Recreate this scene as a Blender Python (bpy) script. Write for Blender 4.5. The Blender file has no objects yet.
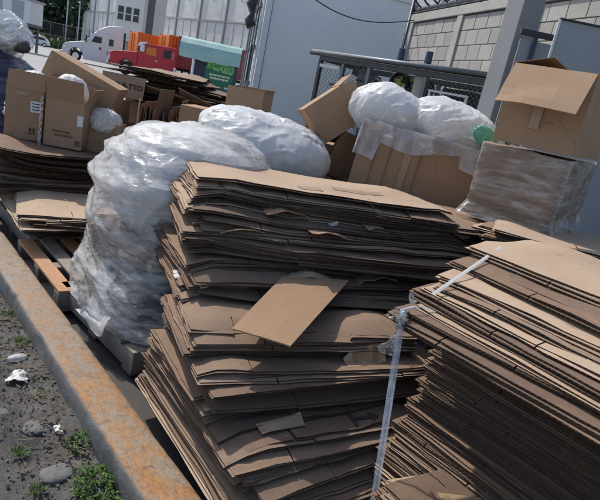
import bpy, bmesh, math, random
import numpy as np
from mathutils import Vector, Matrix, Euler, noise
PI = math.pi
R = math.radians
SC = bpy.context.scene
COL = SC.collection
rnd = random.Random(7)

# ------------------------------------------------------------------ camera
CAM_H = 1.57
YAW, PITCH, ROLL = R(42.4), R(15.8), R(12.0)
fw = Vector((math.sin(YAW)*math.cos(PITCH), math.cos(YAW)*math.cos(PITCH), -math.sin(PITCH)))
rt = Vector((math.cos(YAW), -math.sin(YAW), 0))
upv = rt.cross(fw)
U = rt*math.cos(ROLL) + upv*math.sin(ROLL)
V = upv*math.cos(ROLL) - rt*math.sin(ROLL)
cam = bpy.data.cameras.new('camera'); camo = bpy.data.objects.new('camera', cam); COL.objects.link(camo)
cam.sensor_fit = 'HORIZONTAL'; cam.sensor_width = 36; cam.lens = 33.0
cam.clip_start = 0.05; cam.clip_end = 3000
M = Matrix((U, V, -fw)).transposed().to_4x4(); M.translation = (0, 0, CAM_H)
camo.matrix_world = M
SC.camera = camo

# ------------------------------------------------------------------ light
SUN_AZ = math.atan2(-0.13, 0.99)          # measured from +Y towards +X
SUN_EL = R(50)
world = bpy.data.worlds.new('World'); SC.world = world; world.use_nodes = True
wn = world.node_tree.nodes; wl = world.node_tree.links
sky = wn.new('ShaderNodeTexSky'); sky.sky_type = 'NISHITA'; sky.sun_disc = False
sky.sun_elevation = SUN_EL; sky.sun_rotation = SUN_AZ
sky.air_density = 1.0; sky.dust_density = 1.6; sky.ozone_density = 1.0
bg = [n for n in wn if n.type == 'BACKGROUND'][0]
bg.inputs['Strength'].default_value = 0.13
wl.new(sky.outputs['Color'], bg.inputs['Color'])
sun = bpy.data.lights.new('sun', 'SUN'); sun.energy = 3.0; sun.angle = R(1.2); sun.color = (1.0, 0.95, 0.87)
suno = bpy.data.objects.new('sun', sun); COL.objects.link(suno)
to_sun = Vector((math.sin(SUN_AZ)*math.cos(SUN_EL), math.cos(SUN_AZ)*math.cos(SUN_EL), math.sin(SUN_EL)))
suno.rotation_euler = to_sun.to_track_quat('Z', 'Y').to_euler()
suno.location = (0, 0, 20)
vs = SC.view_settings
vs.view_transform = 'Standard'; vs.look = 'None'; vs.gamma = 1.0; vs.use_curve_mapping = False
vs.exposure = 0.42
SC.cycles.use_denoising = True
SC.cycles.max_bounces = 10; SC.cycles.transparent_max_bounces = 24
SC.cycles.caustics_reflective = False; SC.cycles.caustics_refractive = False

# ------------------------------------------------------------------ materials
MATS = {}
class NT:
    def __init__(s, name):
        s.m = bpy.data.materials.new(name); s.m.use_nodes = True
        s.n = s.m.node_tree.nodes; s.l = s.m.node_tree.links
        s.p = [x for x in s.n if x.type == 'BSDF_PRINCIPLED'][0]
        s.out = [x for x in s.n if x.type == 'OUTPUT_MATERIAL'][0]
        MATS[name] = s.m
    def new(s, t, **kw):
        x = s.n.new(t)
        for k, v in kw.items(): setattr(x, k, v)
        return x
    def link(s, a, b): s.l.new(a, b)
    def coords(s, kind='Object', scale=(1, 1, 1), rot=(0, 0, 0)):
        tc = s.new('ShaderNodeTexCoord'); mp = s.new('ShaderNodeMapping')
        mp.inputs['Scale'].default_value = scale; mp.inputs['Rotation'].default_value = rot
        s.link(tc.outputs[kind], mp.inputs['Vector']); return mp.outputs['Vector']
    def noise(s, vec, scale, detail=4, rough=.55, dist=0):
        x = s.new('ShaderNodeTexNoise'); x.inputs['Scale'].default_value = scale
        x.inputs['Detail'].default_value = detail; x.inputs['Roughness'].default_value = rough
        x.inputs['Distortion'].default_value = dist
        s.link(vec, x.inputs['Vector']); return x.outputs['Fac']
    def ramp(s, fac, stops, interp='LINEAR'):
        x = s.new('ShaderNodeValToRGB'); cr = x.color_ramp; cr.interpolation = interp
        while len(cr.elements) < len(stops): cr.elements.new(.5)
        for e, (p, c) in zip(cr.elements, stops):
            e.position = p; e.color = (c[0], c[1], c[2], 1) if isinstance(c, (tuple, list)) else (c, c, c, 1)
        s.link(fac, x.inputs['Fac']); return x.outputs['Color']
    def mix(s, fac, a, b, mode='MIX'):
        x = s.new('ShaderNodeMix'); x.data_type = 'RGBA'; x.blend_type = mode
        for sock, v in ((x.inputs['Factor'], fac), (x.inputs['A'], a), (x.inputs['B'], b)):
            if hasattr(v, 'is_linked'): s.link(v, sock)
            elif isinstance(v, (tuple, list)): sock.default_value = (v[0], v[1], v[2], 1)
            else: sock.default_value = v
        return x.outputs['Result']
    def math(s, op, a, b=0.0):
        x = s.new('ShaderNodeMath'); x.operation = op
        for i, v in enumerate((a, b)):
            if hasattr(v, 'is_linked'): s.link(v, x.inputs[i])
            else: x.inputs[i].default_value = v
        return x.outputs[0]
    def bump(s, h, strength=.3, dist=.01, nrm=None):
        x = s.new('ShaderNodeBump'); x.inputs['Strength'].default_value = strength; x.inputs['Distance'].default_value = dist
        s.link(h, x.inputs['Height'])
        if nrm: s.link(nrm, x.inputs['Normal'])
        return x.outputs['Normal']
    def crease(s, vec, scale, power=9, dist=.8, detail=2):
        n = s.noise(vec, scale, detail, .5, dist)
        a = s.math('MULTIPLY', s.math('ABSOLUTE', s.math('SUBTRACT', n, .5)), 5.0)
        return s.math('POWER', s.math('MAXIMUM', s.math('SUBTRACT', 1.0, a), 0.0), 2.5)
    def set(s, **kw):
        for k, v in kw.items():
            i = s.p.inputs[k.replace('_', ' ')]
            if hasattr(v, 'is_linked'): s.link(v, i)
            elif isinstance(v, (tuple, list)): i.default_value = (v[0], v[1], v[2], 1)
            else: i.default_value = v
        return s

def worn(name, col, rough=.6, var=.25, scale=6, metal=0.0, bump=.15, dirt=None, dirtamt=.5, spec=.5):
    t = NT(name); v = t.coords()
    a = t.noise(v, scale, 6, .6); b = t.noise(v, scale*9, 3, .6)
    c1 = tuple(x*(1-var) for x in col); c2 = tuple(min(1, x*(1+var)) for x in col)
    c = t.ramp(a, [(.25, c1), (.75, c2)])
    c = t.mix(t.math('MULTIPLY', b, .35), c, tuple(x*.6 for x in col))
    if dirt:
        d = t.ramp(t.noise(v, scale*.6, 8, .7, .6), [(.48, 0), (.68, 1)])
        c = t.mix(t.math('MULTIPLY', d, dirtamt), c, dirt)
    t.set(Base_Color=c, Roughness=rough, Metallic=metal, Normal=t.bump(b, bump, .004))
    t.p.inputs['Specular IOR Level'].default_value = spec
    return t.m

def cardboard(name, stops, flute=260, rough=.86, stain=.45):
    t = NT(name); v = t.coords()
    oi = t.new('ShaderNodeObjectInfo')
    base = t.ramp(oi.outputs['Random'], stops)
    big = t.noise(v, 3.2, 5, .6, .4); fine = t.noise(t.coords(scale=(1, 6, 6)), 60, 3, .6); mid = t.noise(v, 22, 4, .6)
    c = t.mix(t.ramp(big, [(.35, 0), (.75, stain)]), base, (.20, .12, .07))
    c = t.mix(t.math('MULTIPLY', mid, .30), c, (.40, .27, .17))
    c = t.mix(t.math('MULTIPLY', fine, .22), c, (.17, .10, .06))
    wv = t.new('ShaderNodeTexWave'); wv.inputs['Scale'].default_value = flute/6.28; wv.inputs['Distortion'].default_value = .6
    wv.bands_direction = 'X'; t.link(v, wv.inputs['Vector'])
    n = t.bump(wv.outputs['Fac'], .05, .002); n = t.bump(mid, .32, .006, n); n = t.bump(fine, .25, .002, n)
    sc = t.ramp(t.noise(t.coords(scale=(1, 7, 1), rot=(0, 0, .5)), 7, 5, .7, .3), [(.62, 0), (.72, .5)])
    c = t.mix(sc, c, (.46, .36, .27))
    dk = t.ramp(t.noise(v, 5.5, 6, .75, 1.5), [(.60, 0), (.70, .55)]); c = t.mix(dk, c, (.10, .068, .05))
    t.set(Base_Color=c, Roughness=rough, Normal=n); t.p.inputs['Specular IOR Level'].default_value = .25
    return t.m
KR = [(0, (.145, .096, .070)), (.25, (.185, .124, .090)), (.5, (.235, .165, .120)), (.7, (.165, .108, .077)), (.85, (.30, .225, .165)), (1, (.125, .088, .070))]
cardboard('cardboard', KR)
cardboard('cardboard_dark', [(0, (.075, .054, .046)), (.5, (.11, .076, .062)), (1, (.14, .096, .074))], stain=.3)  # darker brown tone of the same board, dealt to stack sheets at random
cardboard('cardboard_pale', [(0, (.42, .315, .225)), (1, (.48, .365, .265))], stain=.3)
cardboard('carton', [(0, (.33, .205, .125)), (.5, (.36, .23, .14)), (1, (.39, .265, .175))], stain=.25)

def edge_mat():
    t = NT('cut_edge'); v = t.coords()
    wv = t.new('ShaderNodeTexWave'); wv.inputs['Scale'].default_value = 36; wv.inputs['Distortion'].default_value = 1.5; wv.bands_direction = 'DIAGONAL'
    t.link(v, wv.inputs['Vector'])
    a = t.noise(v, 30, 4, .7)
    oi = t.new('ShaderNodeObjectInfo')
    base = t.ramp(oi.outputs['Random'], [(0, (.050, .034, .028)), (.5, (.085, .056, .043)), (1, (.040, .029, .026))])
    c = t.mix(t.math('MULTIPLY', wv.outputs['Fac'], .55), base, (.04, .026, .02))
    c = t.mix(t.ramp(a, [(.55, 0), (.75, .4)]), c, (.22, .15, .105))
    t.set(Base_Color=c, Roughness=.95, Normal=t.bump(wv.outputs['Fac'], .5, .003)); t.p.inputs['Specular IOR Level'].default_value = .1
edge_mat()

def film(name, tint=(.93, .92, .91), cover=(.12, .85), streak=(2, 2, 9), scale=5, trans=.35, rough=.16, rot=(0, 0, 0), contrast=(.35, .72)):
    """clear stretch film: see-through between milky creases"""
    t = NT(name); v = t.coords(scale=streak, rot=rot)
    a = t.noise(v, scale, 4, .5, 1.2); b = t.noise(v, scale*4.5, 3, .5, .8); c0 = t.noise(t.coords(), 2.2, 3, .5)
    f = t.math('ADD', t.math('MULTIPLY', a, .6), t.math('MULTIPLY', b, .4))
    f = t.math('ADD', f, t.math('MULTIPLY', t.math('SUBTRACT', c0, .5), .35))
    cov = t.ramp(f, [(contrast[0], cover[0]), (contrast[1], cover[1])])
    cr = t.math('ADD', t.crease(v, scale*.9, dist=1.2), t.math('MULTIPLY', t.crease(v, scale*2.3, dist=1.0), .4))
    cov = t.math('MINIMUM', t.math('ADD', cov, t.math('MULTIPLY', cr, .20)), 1.0)
    n = t.bump(b, .10, .005); n = t.bump(a, .22, .02, n); n = t.bump(cr, .38, .006, n)
    t.set(Base_Color=tint, Roughness=rough, Normal=n); t.p.inputs['Specular IOR Level'].default_value = .5
    tl = t.new('ShaderNodeBsdfTranslucent'); tl.inputs['Color'].default_value = (*tint, 1)
    t.link(n, tl.inputs['Normal'])
    m1 = t.new('ShaderNodeMixShader'); m1.inputs[0].default_value = trans
    t.link(t.p.outputs[0], m1.inputs[1]); t.link(tl.outputs[0], m1.inputs[2])
    tr = t.new('ShaderNodeBsdfTransparent'); tr.inputs['Color'].default_value = (.93, .94, .96, 1)
    gl = t.new('ShaderNodeBsdfGlossy'); gl.inputs['Roughness'].default_value = .12; t.link(n, gl.inputs['Normal'])
    fr = t.new('ShaderNodeFresnel'); fr.inputs['IOR'].default_value = 1.22; t.link(n, fr.inputs['Normal'])
    m2 = t.new('ShaderNodeMixShader'); t.link(fr.outputs[0], m2.inputs[0]); t.link(tr.outputs[0], m2.inputs[1]); t.link(gl.outputs[0], m2.inputs[2])
    m3 = t.new('ShaderNodeMixShader'); t.link(cov, m3.inputs[0]); t.link(m2.outputs[0], m3.inputs[1]); t.link(m1.outputs[0], m3.inputs[2])
    t.link(m3.outputs[0], t.out.inputs['Surface'])
    return t.m
film('stretch_film', tint=(.95, .94, .93), cover=(.06, .62), streak=(1.0, 1.0, 3.6), scale=2.6, rot=(.75, .45, .3), contrast=(.40, .66), rough=.28, trans=.45)
film('thin_film', cover=(.02, .40), streak=(.7, .7, 3.2), scale=3.4, rot=(.8, .55, .4), contrast=(.50, .72), rough=.25)
film('bag_film', tint=(.86, .87, .88), cover=(.38, .92), streak=(1, 1, .5), scale=2.2, rot=(.3, .5, 0), contrast=(.32, .68), rough=.34, trans=.5)
film('clear_bag', tint=(.80, .85, .9), cover=(.12, .62), streak=(1, 1, .6), scale=3, rot=(.3, .5, 0), contrast=(.36, .66), rough=.25)
film('strap_film', tint=(.72, .78, .86), cover=(.35, .75), streak=(20, 20, .6), scale=3)
def bag_mat(name, col, sub=.3):
    t = NT(name); v = t.coords(scale=(1, 1, .45), rot=(.3, .4, 0))
    a = t.noise(v, 7, 6, .6, 1.2); b = t.noise(v, 28, 5, .65, 1.0)
    cr = t.math('ADD', t.crease(v, 4.0, dist=1.3), t.math('MULTIPLY', t.crease(v, 11, dist=1.2), .4))
    n = t.bump(b, .10, .005); n = t.bump(a, .28, .02, n); n = t.bump(cr, .65, .006, n)
    c = t.ramp(a, [(.3, tuple(x*.90 for x in col)), (.65, col)])
    t.set(Base_Color=c, Roughness=.46, Normal=n); t.p.inputs['Specular IOR Level'].default_value = .6
    tl = t.new('ShaderNodeBsdfTranslucent'); tl.inputs['Color'].default_value = (*col, 1); t.link(n, tl.inputs['Normal'])
    m1 = t.new('ShaderNodeMixShader'); m1.inputs[0].default_value = sub
    t.link(t.p.outputs[0], m1.inputs[1]); t.link(tl.outputs[0], m1.inputs[2]); t.link(m1.outputs[0], t.out.inputs['Surface'])
    return t.m
bag_mat('white_bag', (.86, .86, .86), .42); bag_mat('milky_waste', (.72, .72, .71), .25); bag_mat('green_bag', (.22, .62, .48), .3)

def dark_wrap():
    t = NT('black_film'); v = t.coords(scale=(1.2, 1.2, 9), rot=(.35, .25, 0))
    a = t.noise(v, 3.5, 7, .6, .4); b = t.noise(v, 12, 4, .6, .2)
    n = t.bump(a, 1.0, .04); n = t.bump(b, .5, .012, n)
    t.set(Base_Color=t.ramp(a, [(.35, (.02, .02, .045)), (.65, (.12, .12, .20))]), Roughness=.35, Normal=n)
dark_wrap()

def dirt_mat():
    t = NT('dirt'); v = t.coords()
    a = t.noise(v, 3, 9, .65, .5); b = t.noise(v, 38, 6, .7); c = t.noise(v, 150, 3, .6)
    col = t.ramp(a, [(.3, (.055, .050, .046)), (.5, (.125, .115, .105)), (.7, (.23, .22, .205))])
    col = t.mix(t.ramp(b, [(.45, 0), (.7, .65)]), col, (.045, .040, .036))
    col = t.mix(t.ramp(c, [(.62, 0), (.75, .5)]), col, (.30, .28, .26))
    n = t.bump(b, .9, .02); n = t.bump(c, .8, .008, n)
    t.set(Base_Color=col, Roughness=.9, Normal=n)
dirt_mat()

def kerb_mat():
    t = NT('kerb_paint'); v = t.coords()
    geo = t.new('ShaderNodeNewGeometry'); sx = t.new('ShaderNodeSeparateXYZ'); t.link(geo.outputs['Normal'], sx.inputs[0])
    v2 = t.coords(scale=(1, .55, 1))
    a = t.noise(v2, 9, 9, .72, .7); b = t.noise(v, 60, 5, .7); d = t.noise(v2, 2.4, 4, .6); e = t.noise(t.coords(scale=(3, 1, 1)), 26, 6, .7, .4)
    conc = t.ramp(b, [(.3, (.13, .12, .105)), (.7, (.27, .245, .21))])
    rust = t.ramp(e, [(.28, (.16, .065, .022)), (.5, (.33, .145, .035)), (.68, (.42, .21, .06)), (.8, (.40, .29, .17))])
    m = t.ramp(a, [(.40, 0), (.56, 1)])
    # paint survives better on the near stretch of the kerb
    tc = t.new('ShaderNodeSeparateXYZ'); t.link(t.coords(), tc.inputs[0])
    near = t.ramp(t.math('ADD', t.math('MULTIPLY', tc.outputs['Y'], -.22), t.math('ADD', t.math('MULTIPLY', d, .5), .62)), [(.02, .22), (.55, .92)])
    m = t.math('MULTIPLY', m, near)
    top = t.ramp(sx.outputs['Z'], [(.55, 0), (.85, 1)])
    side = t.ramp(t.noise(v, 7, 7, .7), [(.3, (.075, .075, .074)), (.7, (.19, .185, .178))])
    ctop = t.mix(m, t.mix(.35, conc, (.33, .245, .16)), rust)
    ctop = t.mix(t.ramp(t.noise(v, 14, 8, .75, 1), [(.54, 0), (.66, .8)]), ctop, (.11, .075, .05))
    ck = t.crease(t.coords(scale=(1, .8, 1)), 7, dist=2.0, detail=5)
    ctop = t.mix(t.math('MULTIPLY', t.math('POWER', ck, 12.0), .5), ctop, (.07, .05, .04))
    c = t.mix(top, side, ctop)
    n = t.bump(b, .6, .006); n = t.bump(a, .6, .01, n)
    t.set(Base_Color=c, Roughness=.72, Normal=n)
kerb_mat()
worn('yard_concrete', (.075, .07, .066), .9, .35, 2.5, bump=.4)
worn('lot_asphalt', (.33, .33, .325), .9, .15, .15, bump=.2)
worn('wood_grey', (.27, .225, .18), .85, .35, 7, bump=.5)
worn('wood_fresh', (.43, .235, .12), .8, .25, 7, bump=.4)
worn('white_paint', (.74, .76, .78), .35, .05, 1, bump=.02)
worn('panel_white', (.74, .73, .70), .7, .07, .7, dirt=(.45, .43, .40), dirtamt=.35)
worn('panel_grey', (.40, .41, .42), .6, .08, .6)
worn('seam_dark', (.14, .145, .15), .7, .1, 2)
worn('red_paint', (.52, .018, .035), .3, .08, 1, bump=.02)
worn('rust_red', (.33, .075, .065), .6, .2, .8, dirt=(.16, .05, .04), dirtamt=.4)
worn('orange_paint', (.80, .20, .03), .55, .12, .8, dirt=(.45, .13, .04), dirtamt=.35)
worn('tyre_rubber', (.018, .018, .02), .85, .2, 8)
worn('chrome', (.60, .61, .63), .25, .05, 3, metal=.9)
worn('black_metal', (.028, .030, .034), .5, .3, 4)
worn('glass_dark', (.018, .022, .028), .06, .1, 3, bump=0)
worn('glass_teal', (.20, .47, .47), .12, .1, 3, bump=0)
worn('teal_awning', (.33, .50, .48), .7, .12, 1.2, dirt=(.22, .34, .33), dirtamt=.4)
worn('sign_green', (.012, .15, .085), .45, .1, 2)
worn('sign_navy', (.018, .026, .055), .5, .2, 2)
worn('letter_green', (.10, .50, .10), .5, .05, 2)
worn('letter_cream', (.72, .77, .48), .6, .05, 2)
worn('letter_dark', (.006, .05, .03), .6, .05, 2)
worn('trailer_grey', (.84, .86, .86), .45, .05, .5, dirt=(.68, .70, .70), dirtamt=.45)
worn('ink', (.04, .033, .03), .9, .1, 20)
worn('ink_faint', (.15, .09, .06), .9, .1, 20)
worn('sticker', (.66, .68, .70), .5, .05, 10)
worn('tape', (.36, .25, .16), .3, .08, 10)
worn('paper', (.66, .64, .60), .8, .1, 8)
worn('steel_grey', (.17, .19, .205), .5, .3, 5, metal=.3)
worn('pipe_dark', (.06, .065, .075), .45, .3, 6, metal=.4)
worn('blue_plastic', (.03, .06, .10), .5, .2, 5)
worn('panel_blue', (.30, .32, .34), .5, .1, 1.3, dirt=(.21, .24, .27), dirtamt=.4)
worn('concrete_light', (.44, .42, .385), .85, .14, 3, bump=.4, dirt=(.26, .25, .23), dirtamt=.4)
worn('concrete_grey', (.25, .26, .27), .85, .12, 2, bump=.3)
worn('mortar', (.25, .24, .225), .95, .15, 10)
worn('oily_iron', (.05, .05, .05), .5, .5, 12)
worn('lime_paint', (.30, .38, .06), .5, .2, 10)
worn('grey_stone', (.15, .145, .14), .9, .2, 9, bump=.5)
worn('bark', (.10, .075, .055), .9, .3, 4, bump=.6)
worn('soft_blue', (.10, .28, .55), .5, .1, 4)
worn('gauze', (.60, .60, .60), .8, .1, 10)

def block_mat():
    t = NT('block'); v = t.coords()
    oi = t.new('ShaderNodeObjectInfo')
    base = t.ramp(oi.outputs['Random'], [(0, (.37, .35, .315)), (.4, (.44, .42, .385)), (.7, (.49, .465, .43)), (1, (.40, .385, .36))])
    a = t.noise(v, 40, 5, .7); b = t.noise(v, 6, 5, .6)
    c = t.mix(t.math('MULTIPLY', a, .4), base, (.25, .24, .22)); c = t.mix(t.ramp(b, [(.5, 0), (.75, .4)]), c, (.27, .255, .235))
    t.set(Base_Color=c, Roughness=.95, Normal=t.bump(a, .6, .006))
block_mat()
def leaf_mat(name, c1, c2, c3):
    t = NT(name); v = t.coords()
    a = t.noise(v, 9 if 'weed' in name else 1.2, 3, .6)
    c = t.ramp(a, [(.3, c1), (.5, c2), (.72, c3)])
    t.set(Base_Color=c, Roughness=.55)
    tl = t.new('ShaderNodeBsdfTranslucent'); t.link(c, tl.inputs['Color'])
    m1 = t.new('ShaderNodeMixShader'); m1.inputs[0].default_value = .3
    t.link(t.p.outputs[0], m1.inputs[1]); t.link(tl.outputs[0], m1.inputs[2]); t.link(m1.outputs[0], t.out.inputs['Surface'])
leaf_mat('weed_leaf', (.05, .11, .018), (.085, .18, .03), (.14, .25, .05))
leaf_mat('tree_leaf', (.028, .052, .030), (.045, .078, .042), (.07, .105, .055))
leaf_mat('hedge_leaf', (.045, .08, .025), (.07, .12, .035), (.10, .15, .05))

# ------------------------------------------------------------------ mesh helpers
class MB:
    def __init__(s): s.v = []; s.f = []; s.mi = []; s.slots = []
    def slot(s, m):
        if m not in s.slots: s.slots.append(m)
        return s.slots.index(m)
    def add(s, verts, faces, m=None):
        o = len(s.v); s.v += [tuple(x) for x in verts]
        k = s.slot(m) if m else 0
        for f in faces: s.f.append(tuple(i+o for i in f)); s.mi.append(k)
        return s
    def box(s, c, d, rz=0, m=None, mat=None):
        x, y, z = d[0]/2, d[1]/2, d[2]/2
        vs_ = [Vector((i, j, k)) for k in (-z, z) for j in (-y, y) for i in (-x, x)]
        rm = mat if mat is not None else Matrix.Rotation(rz, 3, 'Z')
        vs_ = [rm @ p + Vector(c) for p in vs_]
        return s.add(vs_, [(0, 2, 3, 1), (4, 5, 7, 6), (0, 1, 5, 4), (1, 3, 7, 5), (3, 2, 6, 7), (2, 0, 4, 6)], m)
    def cyl(s, a, b, r0, r1=None, n=10, m=None, caps=True):
        r1 = r0 if r1 is None else r1
        a = Vector(a); b = Vector(b); d = (b-a).normalized()
        p = d.orthogonal().normalized(); q_ = d.cross(p)
        vs_ = []
        for c, r in ((a, r0), (b, r1)):
            for i in range(n):
                t = 2*PI*i/n; vs_.append(c + p*math.cos(t)*r + q_*math.sin(t)*r)
        fs = [(i, (i+1) % n, n+(i+1) % n, n+i) for i in range(n)]
        if caps: fs += [tuple(range(n-1, -1, -1)), tuple(range(n, 2*n))]
        return s.add(vs_, fs, m)
    def tube(s, pts, r, n=6, m=None, closed=False):
        pts = [Vector(p) for p in pts]; N = len(pts); rings = []
        prev = None
        for i, p in enumerate(pts):
            d = (pts[(i+1) % N] - pts[i-1]) if closed else (pts[min(i+1, N-1)] - pts[max(i-1, 0)])
            d.normalize()
            a = d.orthogonal().normalized() if prev is None else (prev - d*prev.dot(d)).normalized()
            prev = a; b = d.cross(a); rr = r(i/(N-1)) if callable(r) else r
            rings.append([p + a*math.cos(2*PI*k/n)*rr + b*math.sin(2*PI*k/n)*rr for k in range(n)])
        vs_ = [x for g in rings for x in g]
        fs = []
        for i in range(N if closed else N-1):
            j = (i+1) % N
            for k in range(n): fs.append((i*n+k, i*n+(k+1) % n, j*n+(k+1) % n, j*n+k))
        if not closed: fs += [tuple(range(n-1, -1, -1)), tuple((N-1)*n+k for k in range(n))]
        return s.add(vs_, fs, m)
    def prism(s, prof, y0, y1, m=None):
        """profile in (x,z), extruded along y"""
        n = len(prof)
        vs_ = [(p[0], y0, p[1]) for p in prof] + [(p[0], y1, p[1]) for p in prof]
        fs = [(i, (i+1) % n, n+(i+1) % n, n+i) for i in range(n)] + [tuple(range(n-1, -1, -1)), tuple(range(n, 2*n))]
        return s.add(vs_, fs, m)
    def build(s, name, mat, parent=None, smooth=False, bevel=0, loc=None, rot=None, seg=2):
        me = bpy.data.meshes.new(name); me.from_pydata(s.v, [], s.f)
        if s.slots and not (len(s.slots) == 1 and s.slots[0] is None):
            for m in s.slots: me.materials.append(MATS[m or mat])
            me.polygons.foreach_set('material_index', s.mi)
        else: me.materials.append(MATS[mat])
        bm = bmesh.new(); bm.from_mesh(me); bmesh.ops.recalc_face_normals(bm, faces=bm.faces); bm.to_mesh(me); bm.free()
        if smooth: me.polygons.foreach_set('use_smooth', [True]*len(me.polygons))
        o = bpy.data.objects.new(name, me); COL.objects.link(o)
        if parent: o.parent = parent
        if loc is not None: o.location = loc
        if rot is not None: o.rotation_euler = rot
        if bevel:
            b = o.modifiers.new('bevel', 'BEVEL'); b.width = bevel; b.segments = seg; b.limit_method = 'ANGLE'; b.angle_limit = R(40)
        return o
def tag(o, label=None, cat=None, group=None, kind=None):
    if label: o['label'] = label
    if cat: o['category'] = cat
    if group: o['group'] = group
    if kind: o['kind'] = kind
    return o
def thing(name, label, cat, loc=(0, 0, 0), rz=0, group=None, rot=None):
    o = bpy.data.objects.new(name, None); COL.objects.link(o)
    o.location = loc; o.rotation_euler = rot if rot is not None else (0, 0, rz); o.empty_display_size = .1
    return tag(o, label, cat, group)
def copy_obj(src, name, parent, loc=None, rot=None):
    o = src.copy(); o.name = name; COL.objects.link(o); o.parent = parent
    if loc is not None: o.location = loc
    if rot is not None: o.rotation_euler = rot
    return o
def yard(a, d, z=0):
    """a point a metres to the right and d metres ahead along the line of sight over the ground"""
    return Vector((d*math.sin(YAW) + a*math.cos(YAW), d*math.cos(YAW) - a*math.sin(YAW), z))
FRONT = -YAW     # rotation that turns local +x to "right" and local -y towards the viewer's side of the yard
def nz(x, y=0, z=0): return noise.noise(Vector((x, y, z)))
def text_mesh(body, size, name, mat, parent, loc, rot, extrude=.0015, shear=0, off=0):
    cu = bpy.data.curves.new(name, 'FONT'); cu.body = body; cu.size = size; cu.extrude = extrude; cu.align_x = 'CENTER'; cu.align_y = 'CENTER'; cu.shear = shear
    cu.offset = off
    to = bpy.data.objects.new('tmp_text', cu); COL.objects.link(to)
    dg = bpy.context.evaluated_depsgraph_get(); dg.update()
    me = bpy.data.meshes.new_from_object(to.evaluated_get(dg)); bpy.data.objects.remove(to)
    nm = name
    me.materials.clear(); me.materials.append(MATS[mat]); me.name = nm
    o = bpy.data.objects.new(nm, me); COL.objects.link(o); o.parent = parent; o.location = loc; o.rotation_euler = rot
    return o
def ordinal(n):
    words = ['', 'topmost', 'second', 'third', 'fourth', 'fifth', 'sixth', 'seventh', 'eighth', 'ninth', 'tenth']
    if n <= 10: return words[n]
    suf = 'th' if 10 <= n % 100 <= 20 else {1: 'st', 2: 'nd', 3: 'rd'}.get(n % 10, 'th')
    return '%d%s' % (n, suf)
#@@SETTING
# ================================================================== SETTING
def ground():
    m = MB(); S = 1500
    m.add([(-S, -S, -.05), (S, -S, -.05), (S, S, -.05), (-S, S, -.05)], [(0, 1, 2, 3)])
    tag(m.build('ground', 'lot_asphalt'), 'pale grey asphalt truck lot', kind='structure')
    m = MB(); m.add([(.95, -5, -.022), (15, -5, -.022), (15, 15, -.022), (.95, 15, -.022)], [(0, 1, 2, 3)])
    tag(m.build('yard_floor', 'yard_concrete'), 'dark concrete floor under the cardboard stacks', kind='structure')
    nx, ny = 150, 260; x0, x1, y0, y1 = -2.2, .815, .2, 9.0
    vs_, fs = [], []
    for j in range(ny+1):
        for i in range(nx+1):
            x = x0 + (x1-x0)*i/nx; y = y0 + (y1-y0)*j/ny
            z = .035*nz(x*1.1, y*1.1) + .022*nz(x*4, y*4, 3) + .012*nz(x*12, y*12, 7) + .006*nz(x*31, y*31, 2)
            z += .02*max(0, (x-.6)/.2)*(.5+nz(x*3, y*3, 9))
            vs_.append((x, y, z - .012))
    for j in range(ny):
        for i in range(nx):
            a = j*(nx+1)+i; fs.append((a, a+1, a+nx+2, a+nx+1))
    m = MB(); m.add(vs_, fs)
    tag(m.build('dirt_verge', 'dirt', smooth=True), 'dark trampled dirt beside the kerb', kind='structure')
ground()
def kerb():
    ny = 700; y0, y1 = -.6, 13.0
    prof = [(.806, -.1), (.804, 0), (.803, .06), (.805, .100), (.812, .116), (.826, .1215), (.86, .122), (.90, .122), (.94, .122), (.975, .1215), (.990, .116), (.998, .104), (1.0, .05), (1.0, -.1)]
    n = len(prof); vs_, fs = [], []
    for j in range(ny+1):
        y = y0 + (y1-y0)*j/ny
        for k, (x, z) in enumerate(prof):
            edge = 1.0 if k in (3, 4, 5, 9, 10, 11) else .35
            chip = max(0, nz(y*7, k*.25 if k < 7 else 9+k*.25, 1) - .32)*.03*edge + max(0, nz(y*23, k*.4, 5)-.3)*.012*edge
            dx = .002*nz(y*2, k*.3, 4) + .0015*nz(y*30, k, 4)
            sx = 1 if x < .9 else -1
            vs_.append((x + dx + chip*sx, y, z - chip*.8 + .003*nz(y*3, k*.2, 8)))
    for j in range(ny):
        for k in range(n-1):
            a = j*n+k; fs.append((a, a+1, a+n+1, a+n))
    m = MB(); m.add(vs_, fs)
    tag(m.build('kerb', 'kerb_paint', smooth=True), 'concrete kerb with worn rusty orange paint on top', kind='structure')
kerb()

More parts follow.
